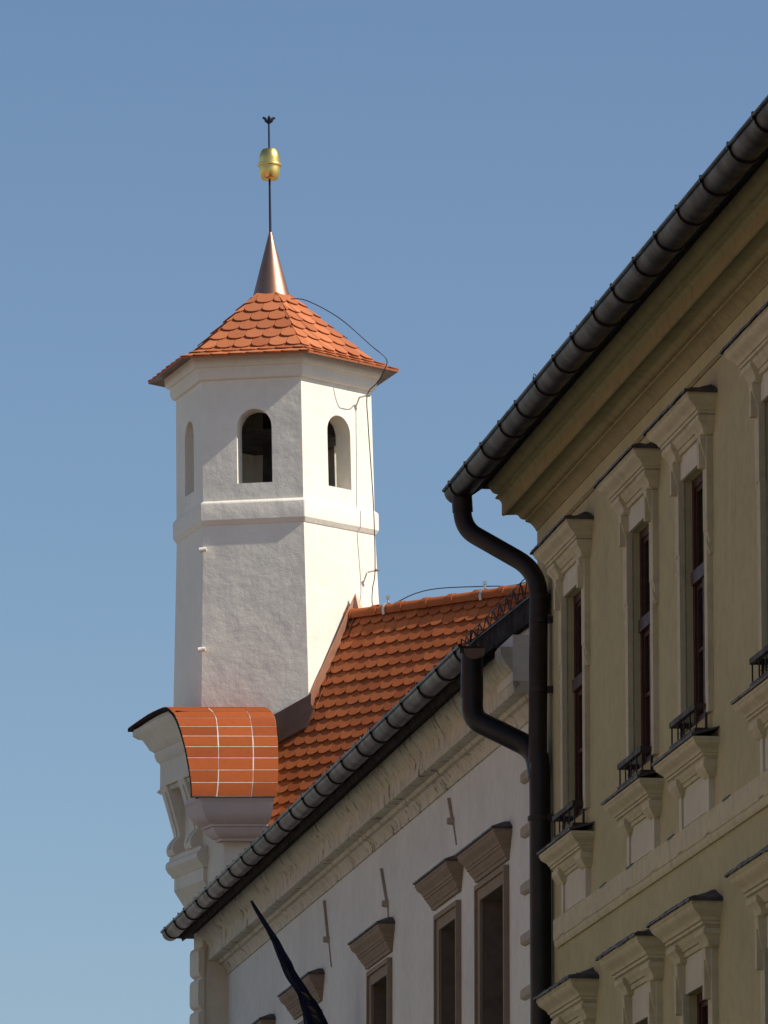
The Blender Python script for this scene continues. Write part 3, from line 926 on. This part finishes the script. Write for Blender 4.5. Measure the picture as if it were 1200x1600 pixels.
# belfry storey: six panels, each with an arched opening
WT = 0.30
arch_n = 12
def panel(k, zlo, zhi, s0, s1, za, zs_):
    def pt(s, z, inner):
        r = (A0 + (AB - A0) * (zhi - z) / (zhi - zlo)) - (WT if inner else 0)
        c = axis_x(z)
        p, q = hexv(k + 1, r, c, YT), hexv(k, r, c, YT)
        e = (q - p).normalized(); L_ = (q - p).length
        # s is in metres from the middle so that inner and outer outlines face each other
        m = (p + q) / 2
        if s == 'a': P = p
        elif s == 'b': P = q
        else: P = m + e * s
        return Vector((P.x, P.y, z))
    hw = (s1 - s0) / 2; sc = (s0 + s1) / 2
    for inner in (False, True):
        mi = (0 if k in (2, 3, 4) else 1) if inner else 0
        mb.face([pt('a', zlo, inner), pt('b', zlo, inner), pt('b', za, inner), pt(s1, za, inner), pt(s0, za, inner), pt('a', za, inner)], mi)
        mb.face([pt('a', za, inner), pt(s0, za, inner), pt(s0, zs_, inner), pt('a', zs_, inner)], mi)
        mb.face([pt(s1, za, inner), pt('b', za, inner), pt('b', zs_, inner), pt(s1, zs_, inner)], mi)
        ar = [(sc - hw * math.cos(math.pi * i / arch_n), zs_ + hw * 1.05 * math.sin(math.pi * i / arch_n)) for i in range(arch_n + 1)]
        for i in range(arch_n):
            (a, za_), (b, zb_) = ar[i], ar[i + 1]
            ta = 'a' if i == 0 else a; tb = 'b' if i == arch_n - 1 else b
            pts = [pt(a, za_, inner), pt(b, zb_, inner)]
            if i == arch_n - 1: pts += [pt('b', zs_, inner), pt('b', zhi, inner)]
            else: pts += [pt(b, zhi, inner)]
            if i == 0: pts += [pt('a', zhi, inner), pt('a', zs_, inner)]
            else: pts += [pt(a, zhi, inner)]
            mb.face(pts, mi)
    loop = [(s0, za), (s0, zs_)] + ar[1:-1] + [(s1, zs_), (s1, za)]
    mb.grid([[pt(s, z, False) for s, z in loop + loop[:1]], [pt(s, z, True) for s, z in loop + loop[:1]]], 0)
zlo, zhi = zb_t - .02, zc_b + .05
zsill = zf(750, A0) - .01
zspr = zf(664, A0)
for k in range(6):
    if k == 0: so2 = (-.205, .26)
    elif k == 5: so2 = (-.19, .24)
    else: so2 = (-.22, .22)
    zz = 0.0
    panel(k, zlo, zhi, so2[0], so2[1], zsill, zspr)
t_wall = tpart(mb, 'wall', [M['lime'], M['brick']], smooth=25)
bv = t_wall.modifiers.new('edge', 'BEVEL'); bv.width = 0.022; bv.segments = 3; bv.limit_method = 'ANGLE'; bv.angle_limit = R(35)
# band between the storeys
P5 = 1.0 / PXM
mb = MB()
mb.grid([ring(r, z) for r, z in ((AB - .05, zb_t + .012), (A0 + 1.0 * P5, zb_t + .012), (AB + 5.5 * P5, zb_t - .025), (AB + 6.5 * P5, zb_t - .05), (AB + 6.5 * P5, zf(808, A0)), (AB + 4.5 * P5, zf(811, A0)), (AB + 1 * P5, zf(816, A0)), (AB - .05, zf(816.5, A0)))], 0, True)
bo = tpart(mb, 'band', M['lime'], smooth=25)
bv = bo.modifiers.new('edge', 'BEVEL'); bv.width = 0.012; bv.segments = 2; bv.limit_method = 'ANGLE'; bv.angle_limit = R(35)
# cornice
zz = lambda y: zf(y, A0)
mb = MB()
mb.grid([ring(A0 + r * P5, z) for r, z in ((-4, zz(588.5)), (2, zz(588.5)), (6, zz(587)), (8.5, zz(583.5)), (9.7, zz(579)), (10, zz(571)), (11, zz(570)), (15, zz(569)), (17.5, zz(565.5)), (18.5, zz(560)), (19, zz(552)), (19, zz(551)), (-4, zz(551)))], 0, True)
tpart(mb, 'cornice', M['lime'], smooth=25)
# bell room floor and post; low dark ceiling put in to darken arch tops
mb = MB()
mb.face(ring(A0 - .2, zsill - .25)); mb.face(ring(A0 - .34, zspr + .03)); mb.face(ring(A0 - .1, zc_b + .1))
c = axis_x(zc_b)
mb.tube([(c - .02, YT + .25, zsill - .25), (c - .02, YT + .25, zc_b)], 0.12, 4)
tpart(mb, 'timber_frame', M['beam'], smooth=0)

# tiled hexagonal cap: rows of rounded tiles on each facet
def scale_tiles(mb, O, ex, ey, nrm, rows, width, halfs, thick, mi=0, jit=0.004, clip=None):
    """rows: list of (t_lower, t_upper); halfs(t): half width at t or (x0, x1); points O + ex*x + ey*t"""
    for i, (t0, t1) in enumerate(rows):
        lo, hi = halfs(t0)
        n0 = math.floor(lo / width) - 1; n1 = math.ceil(hi / width) + 1
        shift = 0.5 * width if i % 2 else 0.0
        for j in range(n0, n1 + 1):
            xc = j * width + shift + width / 2
            xa, xb = xc - width / 2 + .003, xc + width / 2 - .003
            if xb <= lo + .01 or xa >= hi - .01: continue
            jz = random.uniform(-jit, jit); jl = random.uniform(0, thick * .5)
            dr = (t1 - t0)
            k = 10
            pts = []
            rnd = min(width * .42, dr * .8)
            for q in range(k + 1):
                a = math.pi * q / k
                pts.append((xc - (xb - xa) / 2 * math.cos(a), t0 + jz + rnd * (1 - math.sin(a) ** 0.9)))
            pts += [(xb, t1 + dr * .25), (xa, t1 + dr * .25)]
            P = []
            for (x, t) in pts:
                l2, h2 = halfs(t)
                x = max(l2, min(h2, x))
                f = (t - t0) / (dr * 1.25)
                lift = (thick * 2.0 + jl) * (1 - f) + 0.002
                P.append((x, t, lift))
            if max(p[0] for p in P) - min(p[0] for p in P) < .012: continue
            if clip and not clip(P): continue
            top_ = [O + ex * x + ey * t + nrm * l for x, t, l in P]
            bot_ = [O + ex * x + ey * t + nrm * (l - thick) for x, t, l in P]
            tn = min(1.0, max(0.02, random.gauss(.45, .34)))
            mb.face(top_, mi, tn)
            mb.grid([top_, bot_], mi, True, tn)
def facet(mb, p0, p1, q0, q1, nrows, width):
    """p0-p1 lower edge, q0-q1 upper edge (left to right seen from outside)"""
    O = (p0 + p1) / 2; ex = (p1 - p0).normalized()
    um = (q0 + q1) / 2
    ey = (um - O); H = ey.length; ey = ey / H
    nrm = ex.cross(ey).normalized()
    hl, hu = (p1 - p0).length / 2, (q1 - q0).length / 2
    def halfs(t):
        h = hl + (hu - hl) * max(-.05, min(1.0, t / H)); return (-h, h)
    dr = H / nrows
    mb.face([p0, p1, q1, q0], 0, .8)
    scale_tiles(mb, O, ex, ey, nrm, [(i * dr, (i + 1) * dr) for i in range(nrows)], width, halfs, 0.012)
ze = zf(549, A0)                               # eaves level
zsp = zat(YT - .28, 466)
RE = 203.5 / PXM
lv = [(RE, zf(549, RE)), (RE - .34, zf(549, RE) + .15), (RE * .0 + .30, zsp + .05)]
mb = MB()
for (r0, z0), (r1, z1), nr in ((lv[0], lv[1], 2), (lv[1], lv[2], 6)):
    a, b = ring(r0, z0), ring(r1, z1)
    for k in range(6):
        facet(mb, a[(k + 1) % 6], a[k], b[(k + 1) % 6], b[k], nr, 0.235)
# boarded underside of the eaves
a, b = ring(RE - .005, lv[0][1] - .012), ring(A0 + .1, zz(551))
mb.grid([a, b], 1, True)
mb.grid([a, ring(RE + .004, lv[0][1] + .012)], 0, True, .7)
t_roof = tpart(mb, 'roof', [M['newtile'], M['copper_dark']], weld=False, smooth=0)
# hip ridges are mortared: thin tile-coloured rolls
# copper spire
mb = MB()
zap = zat(YT, 363)
c0, c1 = axis_x(zsp), axis_x(zap)
rs = 33.8 / PXM
rows = []
for i in range(9):
    t = i / 8
    r = rs * (1 - t) + .018 * t
    z = (zsp - .06) + (zap - zsp + .06) * t
    cx = c0 + (c1 - c0) * t
    rows.append([Vector((cx + r * math.cos(q / 48 * 2 * math.pi), YT + r * math.sin(q / 48 * 2 * math.pi), z)) for q in range(48)])
mb.grid(rows, 0, True); mb.face(rows[-1])
tpart(mb, 'spire', M['copper'], smooth=60)
# finial: rod, gilded double ball, crown of leaves
mb = MB()
zr = zat(YT, 190)
mb.tube([(c1, YT, zap - .05), (at(420, 190, YT).x, YT, zr)], [.017, .012], 8)
fin = tpart(mb, 'finial', M['iron'], smooth=60)
zb1, zb0_ = zat(YT, 234), zat(YT, 281); bx = at(421.3, 258, YT).x
hb_ = zb1 - zb0_; zm_ = zb0_ + hb_ * .49
br = 16.8 / PXM
pro = []
for i in range(13):
    t = i / 12
    z = zb0_ + t * (zm_ - .012 - zb0_)
    r = br * (0.74 + 0.26 * math.sin(min(1, t * 1.35) * math.pi / 2) ** .8)
    if t == 0: pro.append((0.0, z))
    pro.append((r if t else br * .66, z))
pro += [(br * 1.0, zm_ - .018), (br * 1.15, zm_ - .014), (br * 1.17, zm_), (br * 1.15, zm_ + .012), (br * 1.0, zm_ + .018)]
for i in range(13):
    t = i / 12
    z = zm_ + .018 + t * (zb1 - zm_ - .018)
    u_ = 1 - t
    r = br * (0.70 + 0.30 * math.sin(min(1, u_ * 1.5) * math.pi / 2) ** .8)
    pro.append((r, z))
pro.append((0, zb1))
mb = MB(); mb.lathe((bx, YT), pro, 40)
tpart(mb, 'gilded_ball', M['gold'], fin, smooth=50)
mb = MB()
tx_ = at(420, 192, YT).x
for k in range(4):
    a = R(45) + k * R(90) - R(40)
    dx, dy = math.cos(a), math.sin(a)
    pts = [Vector((tx_, YT, zr - .03)), Vector((tx_ + dx * .03, YT + dy * .03, zr)), Vector((tx_ + dx * .05, YT + dy * .05, zr + .04)), Vector((tx_ + dx * .085, YT + dy * .085, zr + .05))]
    mb.tube(smoothpath(pts, 4), [.012] * 4 + [.02] * 5 + [.016] * 3 + [.006], 6)
tpart(mb, 'crown', M['iron'], fin)
# porcelain stand-offs on the left arris
for px, py in ((323, 860), (318, 1016)):
    r = rad(zf(py, A1))
    zz_ = zat(YT - r * math.cos(R(43.3)), py)
    v = hexv(1, r, axis_x(zz_), YT); v.z = zz_
    dirv = Vector((-.35, -.94, 0)).normalized()
    mb = MB()
    mb.tube([v - dirv * .02, v + dirv * .05], 0.018, 8)
    mb.tube([v + dirv * .04 + Vector((-.03, 0, -.005)), v + dirv * .05 + Vector((.06, 0, .01))], [.035, .03], 10)
    tpart(mb, 'stand_off', M['lime'], smooth=40)

# ================================================================== TILED ROOF OF THE WHITE HOUSE
rA1 = rad(zf(1092, A1))
eR = (hexv(5, rA1, 0, 0) - hexv(0, rA1, 0, 0)).normalized()       # along the sunlit face
nR = Vector((-eR.y, eR.x, 0)); nR = nR if nR.y < 0 else -nR
def hit_plane(px, py, p0, n):
    r = ray(px, py); return CAM + r * (n.dot(p0 - CAM) / n.dot(r))
v0 = hexv(0, rA1, axis_x(zf(1092, A1)), YT)
PA = hit_plane(487, 1104, v0, nR)
PB = hit_plane(550, 962, v0, nR)
# far ridge end on a heading of 52 degrees from the view
hd = Vector((math.sin(R(54)), -math.cos(R(54)), 0))
best = None
for i in range(4000):
    Yd = 70 + i * 0.003
    P = at(828, 921, Yd)
    d = (P - PB); d.z = 0
    e = abs(d.normalized().cross(hd).z)
    if best is None or e < best[0]: best = (e, P)
PD = best[1]
ex = (PD - PB).normalized()
dn = (PA - PB); ey = -(dn - ex * dn.dot(ex)).normalized()          # up the slope
nrm = ex.cross(ey).normalized()
if nrm.z < 0: nrm = -nrm
print('ROOF slope', math.degrees(math.acos(nrm.z)), 'ridge tilt', math.degrees(math.asin(ex.z)), 'sun', nrm.dot(SUN), 'PD', PD)
mb = MB()
W = 0.182
EXPO = 0.19
slope_len = 3.6
RIDGE_LEN = (PD - PB).length + 1.2
def halfs(t):
    return (-1.6, RIDGE_LEN)
nrows = int(slope_len / EXPO)
rows_ = [(-(i + 1) * EXPO - .02, -i * EXPO - .02) for i in range(nrows)]
O = PB.copy()
def clip(P):
    return True
_l0, _l1 = (hit_plane(px, py, PB, nrm) - PB for px, py in ((412, 1150), (412, 1270)))
def lower_left(t):
    a, b = (_l0.dot(ex), _l0.dot(ey)), (_l1.dot(ex), _l1.dot(ey))
    return (min(-.35, a[0] + (b[0] - a[0]) * (t - a[1]) / (b[1] - a[1])) if t > -1.2 else a[0] + (b[0] - a[0]) * (t - a[1]) / (b[1] - a[1]), RIDGE_LEN)
mb.face([O + ex * lower_left(0)[0] - nrm * .012, O + ex * RIDGE_LEN - nrm * .012, O + ex * RIDGE_LEN - ey * slope_len - nrm * .012, O + ex * lower_left(-slope_len)[0] - ey * slope_len - nrm * .012], 0, .9)
scale_tiles(mb, O, ex, ey, nrm, rows_, W, lower_left, 0.013)
back = Vector((-nrm.x, -nrm.y, 0)).normalized()
eyb = (back * math.cos(R(48)) - Vector((0, 0, 1)) * math.sin(R(48)))
mb.face([O + ex * -.3, O + ex * RIDGE_LEN, O + ex * RIDGE_LEN + eyb * 4, O + ex * -.3 + eyb * 4], 0, .9)
rf = wpart(mb, 'roof', M['tile'], weld=False, smooth=0)
# ridge tiles, each lapping the next
mb = MB()
s = -0.02; L_ = 0.40
while s < RIDGE_LEN:
    rr_ = 0.095
    for part in ((s, s + L_, rr_, rr_ * .93), (s - .03, s + .06, rr_ * 1.12, rr_ * 1.1)):
        rows = []
        for q, r in ((part[0], part[2]), (part[1], part[3])):
            c = O + ex * q + Vector((0, 0, -.01))
            side = nrm.copy(); side.z = 0; side.normalize()
            rows.append([c + side * r * math.cos(a) + Vector((0, 0, 1)) * r * math.sin(a) for a in [R(-25) + R(230) * i / 14 for i in range(15)]])
        mb.grid(rows, 0, False, random.uniform(.1, .6))
        mb.face(rows[0], 0, .5); mb.face(rows[1][::-1], 0, .5)
    s += L_
wpart(mb, 'ridge_tiles', M['tile'], rf, smooth=40, weld=False)
# zinc straps over the ridge and copper apron below it
for px in (606, 757):
    best = min((i * .01 for i in range(500)), key=lambda q: abs(600 + F_PX * ((O + ex * q).x / ((O + ex * q).y * _c + ((O + ex * q).z - CAM.z) * _s)) - px))
    c = O + ex * best; side = nrm.copy(); side.z = 0; side.normalize()
    mb = MB()
    rows = [[c + ex * q + side * .108 * math.cos(a) + Vector((0, 0, 1)) * (.108 * math.sin(a) - .01) for a in [R(-30) + R(200) * i / 12 for i in range(13)]] for q in (-.02, .02)]
    mb.grid(rows)
    mb.tube([c + Vector((0, 0, .09)), c + Vector((0, 0, .17))], .012, 6)
    mb.box(Frame((c.x, c.y), (1, 0, 0), (0, 1, 0)), -.025, .025, -.02, .02, c.z + .15, c.z + .19)
    wpart(mb, 'ridge_clip', M['zinc'], rf)
# copper flashing where roof meets the turret
mb = MB()
def onwall(px, py, d): return hit_plane(px, py, v0 + nR * d, nR)
Lw = [(483, 1084), (493, 1062), (505, 1038), (521, 1003), (538, 965), (555, 927)]
Rw = [(487, 1112), (499, 1084), (514, 1052), (526, 1026), (538, 998), (549, 966)]
rowL = [onwall(x, y, .004) for x, y in Lw]; rowL2 = [onwall(x + 1.5, y + 1, .025) for x, y in Lw]
rowR = [onwall(x, y, .03) for x, y in Rw]
rowX = [p + ex * .07 + nrm * .035 for p in rowR]
mb.grid([rowL, rowL2, rowR, rowX, [p - nrm * .06 for p in rowX]])
pk = onwall(555, 927, .03)
mb.face([pk, onwall(569, 955, .02), onwall(566, 962, .1), rowR[-1]])
mb.face([pk, rowR[-1], rowX[-1], onwall(560, 950, .08)])
wpart(mb, 'flashing', M['copper'], rf)
mb = MB()
nF = Vector((math.sin(ANG0), -math.cos(ANG0), 0))
v1 = hexv(0, rA1, axis_x(zf(1092, A1)), YT)
pt_top = [hit_plane(px, py, v1 + nF * .03, nF) for px, py in ((486, 1084), (470, 1093), (445, 1107), (416, 1123))]
pt_mid = [hit_plane(px, py, v1 + nF * .05, nF) for px, py in ((486, 1100), (470, 1110), (445, 1126), (416, 1143))]
pt_low = [hit_plane(px, py, PB + nrm * .06, nrm) for px, py in ((490, 1108), (476, 1137), (450, 1151), (418, 1170))]
mb.grid([[p - nF * .05 for p in pt_top], pt_top, pt_mid, pt_low, [p - nrm * .07 for p in pt_low]])
wpart(mb, 'apron_flashing', M['copper_dark'], rf, smooth=60)

# ================================================================== DOWNPIPES
def unproj(pts): return [at(x, y, Y) for x, y, Y in pts]
yd = lambda u, n: FY(u, n, 0).y
dp = thing('downpipe', 'dark brown downpipe with swan-neck hanging from the yellow house gutter', 'downpipe', 'downpipes at the house corner', loc=FY(.75, .13, 0))
dp_inv = -FY(.75, .13, 0)
Ya, Yb = yd(.25, GN), yd(.75, .13)
mb = MB()
path = unproj([(722, 772, Ya), (722, 806, Ya), (738, 834, Ya - .05), (836, 890, Yb + .08), (842, 925, Yb), (840, 1190, Yb)])
path = [path[0]] + [path[1], path[2], path[3], path[4], path[5]]
P0, P1, P2, P5_ = path[0], at(722, 818, Ya), None, path[5]
pts = fillet([at(721, 772, Ya), at(724, 826, Ya), at(842, 893, Yb), at(840, 1192, Yb)], .26, 10)
mb.tube(pts, 0.087, 18)
o = mb.build('pipe', M['pipe_brown'], dp, smooth=50); o.location = dp_inv
def collar(pa, pb, r, m=M['pipe_brown'], name='collar', par=dp, inv=dp_inv):
    mb = MB(); mb.tube([pa, pb], r, 18); o = mb.build(name, m, par, smooth=50); o.location = inv; return o
collar(at(721, 766, Ya), at(723, 800, Ya), .097)
collar(at(843, 905, Yb) + Vector((0, 0, -.15)), at(843, 905, Yb) + Vector((0, 0, -.19)), .094)
mb = MB()
zb_ = at(843, 1186, Yb)
mb.tube([at(842, 1178, Yb), at(843.5, 1200, Yb), at(843.5, 1212, Yb), Vector((at(844, 1200, Yb).x, Yb, 0.1))], [.09, .098, .1, .1], 18)
o = mb.build('lower_pipe', M['pipe'], dp, smooth=50); o.location = dp_inv
for py in (970, 1079, 1279):
    pc = at(842.5, py, Yb)
    mb = MB()
    mb.tube([pc - Vector((0, 0, .02)), pc + Vector((0, 0, .02))], .108 if py > 1200 else .096, 18)
    w_ = pc - nY * .22
    mb.tube([pc, w_], .012, 6)
    mb.box(Frame((pc.x, pc.y), -dY, nY), .05, .10, -.14, -.06, pc.z - .03, pc.z + .03)
    o = mb.build('pipe_bracket', M['strap'], dp, smooth=50); o.location = dp_inv
dq = thing('downpipe', 'black downpipe bend joining from the white house gutter below its copper outlet', 'downpipe', 'downpipes at the house corner', loc=at(740, 1040, 62.0))
dq_inv = -at(740, 1040, 62.0)
Yw = FW(UG1 - .05, WN, 0).y
mb = MB()
pts = fillet([at(738, 1085, Yw), at(738, 1123, Yw), at(836, 1171, Yb + .15), at(843, 1215, Yb)], .3, 10)
mb.tube(pts, .102, 18)
o = mb.build('pipe', M['pipe'], dq, smooth=50); o.location = dq_inv
mb = MB()
mb.tube([at(737.5, 1057, Yw), at(737.5, 1090, Yw)], .106, 18)
o = mb.build('copper_collar', M['pipe_brown'], dq, smooth=50); o.location = dq_inv
mb = MB()
mb.tube([at(737.5, 1016, Yw), at(737.5, 1058, Yw)], [.104, .104], 18)
mb.box(Frame((at(737, 1020, Yw).x, Yw), (1, 0, 0), (0, 1, 0)), -.11, .12, -.1, .12, at(737, 1021, Yw).z, at(737, 1015, Yw).z)
o = mb.build('outlet', M['pipe'], dq, smooth=50); o.location = dq_inv
mb = MB()
zc_ = at(741, 1016, Yw).z; xc_ = at(741, 1016, Yw).x
for r0, r1, yy in ((.10, .085, -.118), (.085, 0.0, -.112)):
    rows = [[Vector((xc_ - r * math.cos(math.pi * i / 16), Yw + yy, zc_ - r * math.sin(math.pi * i / 16))) for i in range(17)] for r in (r0, max(r1, .001))]
    rows2 = [[p + Vector((0, .03, 0)) for p in rows[0]]]
    mb.grid(rows); mb.grid([rows[0], rows2[0]])
o = mb.build('end_cap', M['copper_dark'], dq); o.location = dq_inv

# ================================================================== LIGHTNING CONDUCTOR
lc = thing('lightning_conductor', 'thin grey lightning conductor wire running down the turret and along the roof ridge', 'wire', loc=at(600, 945, 80.5))
lc_inv = -at(600, 945, 80.5)
def lpart(mb, name, m, **k):
    o = mb.build(name, m, lc, **k); o.location = lc_inv
vr = hexv(5, A0, axis_x(zf(700, A0)), YT); vr.z = 0
Yf = vr.y - .28
ridgeY = lambda px: (PB + ex * ((px - 556) / (828 - 556)) * (PD - PB).length).y
wp = [(455, 467, YT - .35), (480, 470, YT - .55), (530, 497, Yf - .35), (580, 540, Yf - .42), (603, 560, Yf - .4), (602, 575, Yf - .3), (590, 597, Yf - .15), (574, 617, Yf), (575, 660, Yf), (579, 720, Yf - .02), (584, 800, Yf - .05), (586, 890, Yf - .03), (582, 920, Yf - .05), (582, 945, Yf - .15), (590, 953, ridgeY(590) - .05), (600, 950, ridgeY(600)), (618, 942, ridgeY(618)), (650, 927, ridgeY(650)), (690, 919, ridgeY(690)), (765, 916, ridgeY(765)), (800, 915, ridgeY(800)), (842, 904, ridgeY(842))]
mb = MB(); mb.tube(smoothpath(unproj(wp), 6), 0.0068, 6)
lpart(mb, 'wire', M['wire'], smooth=60)
for px, py in ((571, 618), (585, 891)):
    mb = MB()
    a = at(px - 10, py + 3, Yf + .12); b = at(px + 4, py, Yf)
    mb.tube([a, b], .012, 6); mb.tube([b - Vector((.03, 0, 0)), b + Vector((.03, 0, 0))], .02, 6)
    lpart(mb, 'wire_clip', M['zinc'])

# ================================================================== FLAG
fl = thing('flag', 'furled navy blue flag on a leaning pole in front of the white house', 'flag', loc=FW.__call__(11.1, 0, 8.2))
fl_inv = -FW(11.1, 0, 8.2)
Yfl = lambda n: FW(11.1, n, 0).y
ctr = [(394.5, 1411, 4.5), (400, 1421, 6), (411.8, 1440, 7.5), (421, 1455, 8), (430, 1470, 9.5), (436, 1482, 11.5), (442, 1495, 14), (448.5, 1508, 15.5), (455, 1522, 15), (464, 1537, 14.5), (473.5, 1552, 16.5), (478.5, 1563, 19), (484, 1576, 23), (493, 1601, 30), (507, 1630, 34), (524, 1656, 30), (541, 1678, 18), (548, 1690, 8)]
def fl_n(px): return (560 - px) / 138.0
mb = MB()
rows = []
P = [at(x, y, Yfl(fl_n(x))) for x, y, _ in ctr]
for (x, y, wd), p in zip(ctr, P): pass
path = smoothpath(P, 4)
wds = []
for i in range(len(ctr) - 1):
    for j in range(4): wds.append(ctr[i][2] + (ctr[i + 1][2] - ctr[i][2]) * j / 4)
wds.append(ctr[-1][2])
for i, (p, wd) in enumerate(zip(path, wds)):
    r = wd / 2 / 141.0
    t = (path[min(i + 1, len(path) - 1)] - path[max(i - 1, 0)]).normalized()
    a = t.cross(Vector((0, 1, 0))).normalized(); b = t.cross(a)
    rw = []
    for q in range(28):
        ang = q / 28 * 2 * math.pi
        fold = 1 + (0.20 * math.sin(5 * ang + i * .16) + .1 * math.sin(9 * ang - i * .23)) * min(1, i / 14)
        rw.append(p + (a * math.cos(ang) + b * math.sin(ang)) * r * fold)
    rows.append(rw)
mb.grid(rows[:38], 0, True); mb.grid(rows[37:], 1, True); mb.face(rows[0]); mb.face(rows[-1])
o = mb.build('cloth', [M['flag'], M['flag']], fl, smooth=70); o.location = fl_inv
mb = MB()
dirp = (P[0] - P[-1]).normalized()
mb.tube([P[-1] - dirp * .25, P[4]], .016, 8)
mb.tube([P[0] - dirp * .1, P[0] + dirp * .03], .017, 8)
o = mb.build('pole', M['iron'], fl, smooth=60); o.location = fl_inv
mb = MB()
pe = P[-1] - dirp * .25
mb.tube([pe + dirp * .15, pe - dirp * .05], .035, 10)
mb.tube([pe, FW(FW.eu.dot(pe - FW.o), 0.0, pe.z - .15)], .02, 8)
o = mb.build('holder', M['strap'], fl, smooth=60); o.location = fl_inv
# dull stripes showing in the folds at the thick end
for k, (x, y) in enumerate(((478, 1555), (488, 1577), (494, 1590))):
    mb = MB()
    c = at(x, y, Yfl(fl_n(x)) - .06)
    mb.tube(smoothpath([c + Vector((-.05, -.03, .03)), c + Vector((0, -.06, 0)), c + Vector((.05, -.03, -.06))], 4), [.006] * 3 + [.014] * 4 + [.006] * 2, 6)
    o = mb.build('fold_band', M['flag_lines'], fl, smooth=60); o.location = fl_inv

# ================================================================== WALL ANCHORS
AN = [((697, 1247), (703, 1283), (711, 1320), 'brown iron anchor bar on the white wall nearest the black downpipe'),
      ((592, 1357), (601, 1412), (605, 1436), 'brown iron anchor bar above the gap between the middle white house windows'),
      ((503, 1407), (509, 1468), (516, 1511), 'brown iron anchor bar on the white wall right of the furled flag')]
for p0, p1, p2, lab in AN:
    (ua, za), (um, zm), (ub_, zb_) = FW.hit(*p0, .04), FW.hit(*p1, .04), FW.hit(*p2, .02)
    th = thing('wall_anchor', lab, 'wall anchor', 'iron anchors on the white facade', loc=FW(um, 0, zm))
    inv = -FW(um, 0, zm)
    mb = MB()
    for (a, b, c, d, wd, n) in ((ua, za, um, zm, .05, .03), (um, zm, ub_, zb_, .028, .015)):
        P_ = [FW(a - wd / 2, 0, b), FW(a + wd / 2, 0, b), FW(c + wd * .3, 0, d), FW(c - wd * .3, 0, d)]
        Q_ = [p + nW * n for p in P_]
        mb.face(Q_); mb.grid([P_, Q_], 0, True)
    o = mb.build('bar', M['anchor'], th); o.location = inv
    mb = MB(); mb.tube([FW(um, 0, zm), FW(um, .07, zm)], [.045, .035], 8)
    o = mb.build('knob', M['anchor'], th); o.location = inv

# sub-parts of house and turret parts sit in world coordinates through their parent's offset

for a, b, h, m, lab in ((-55, -40, 10.5, M['attic'], 'pale house across the street nearest the camera'), (-39.9, -22, 11.6, M['facing'], 'cream house across the street from the yellow house'), (-21.9, -4, 10.8, M['attic'], 'pale house across the street from the black downpipe'), (-3.9, 16, 11.4, M['facing'], 'cream house across the street from the white house')):
    opposite_house(a, b, h, m, lab)
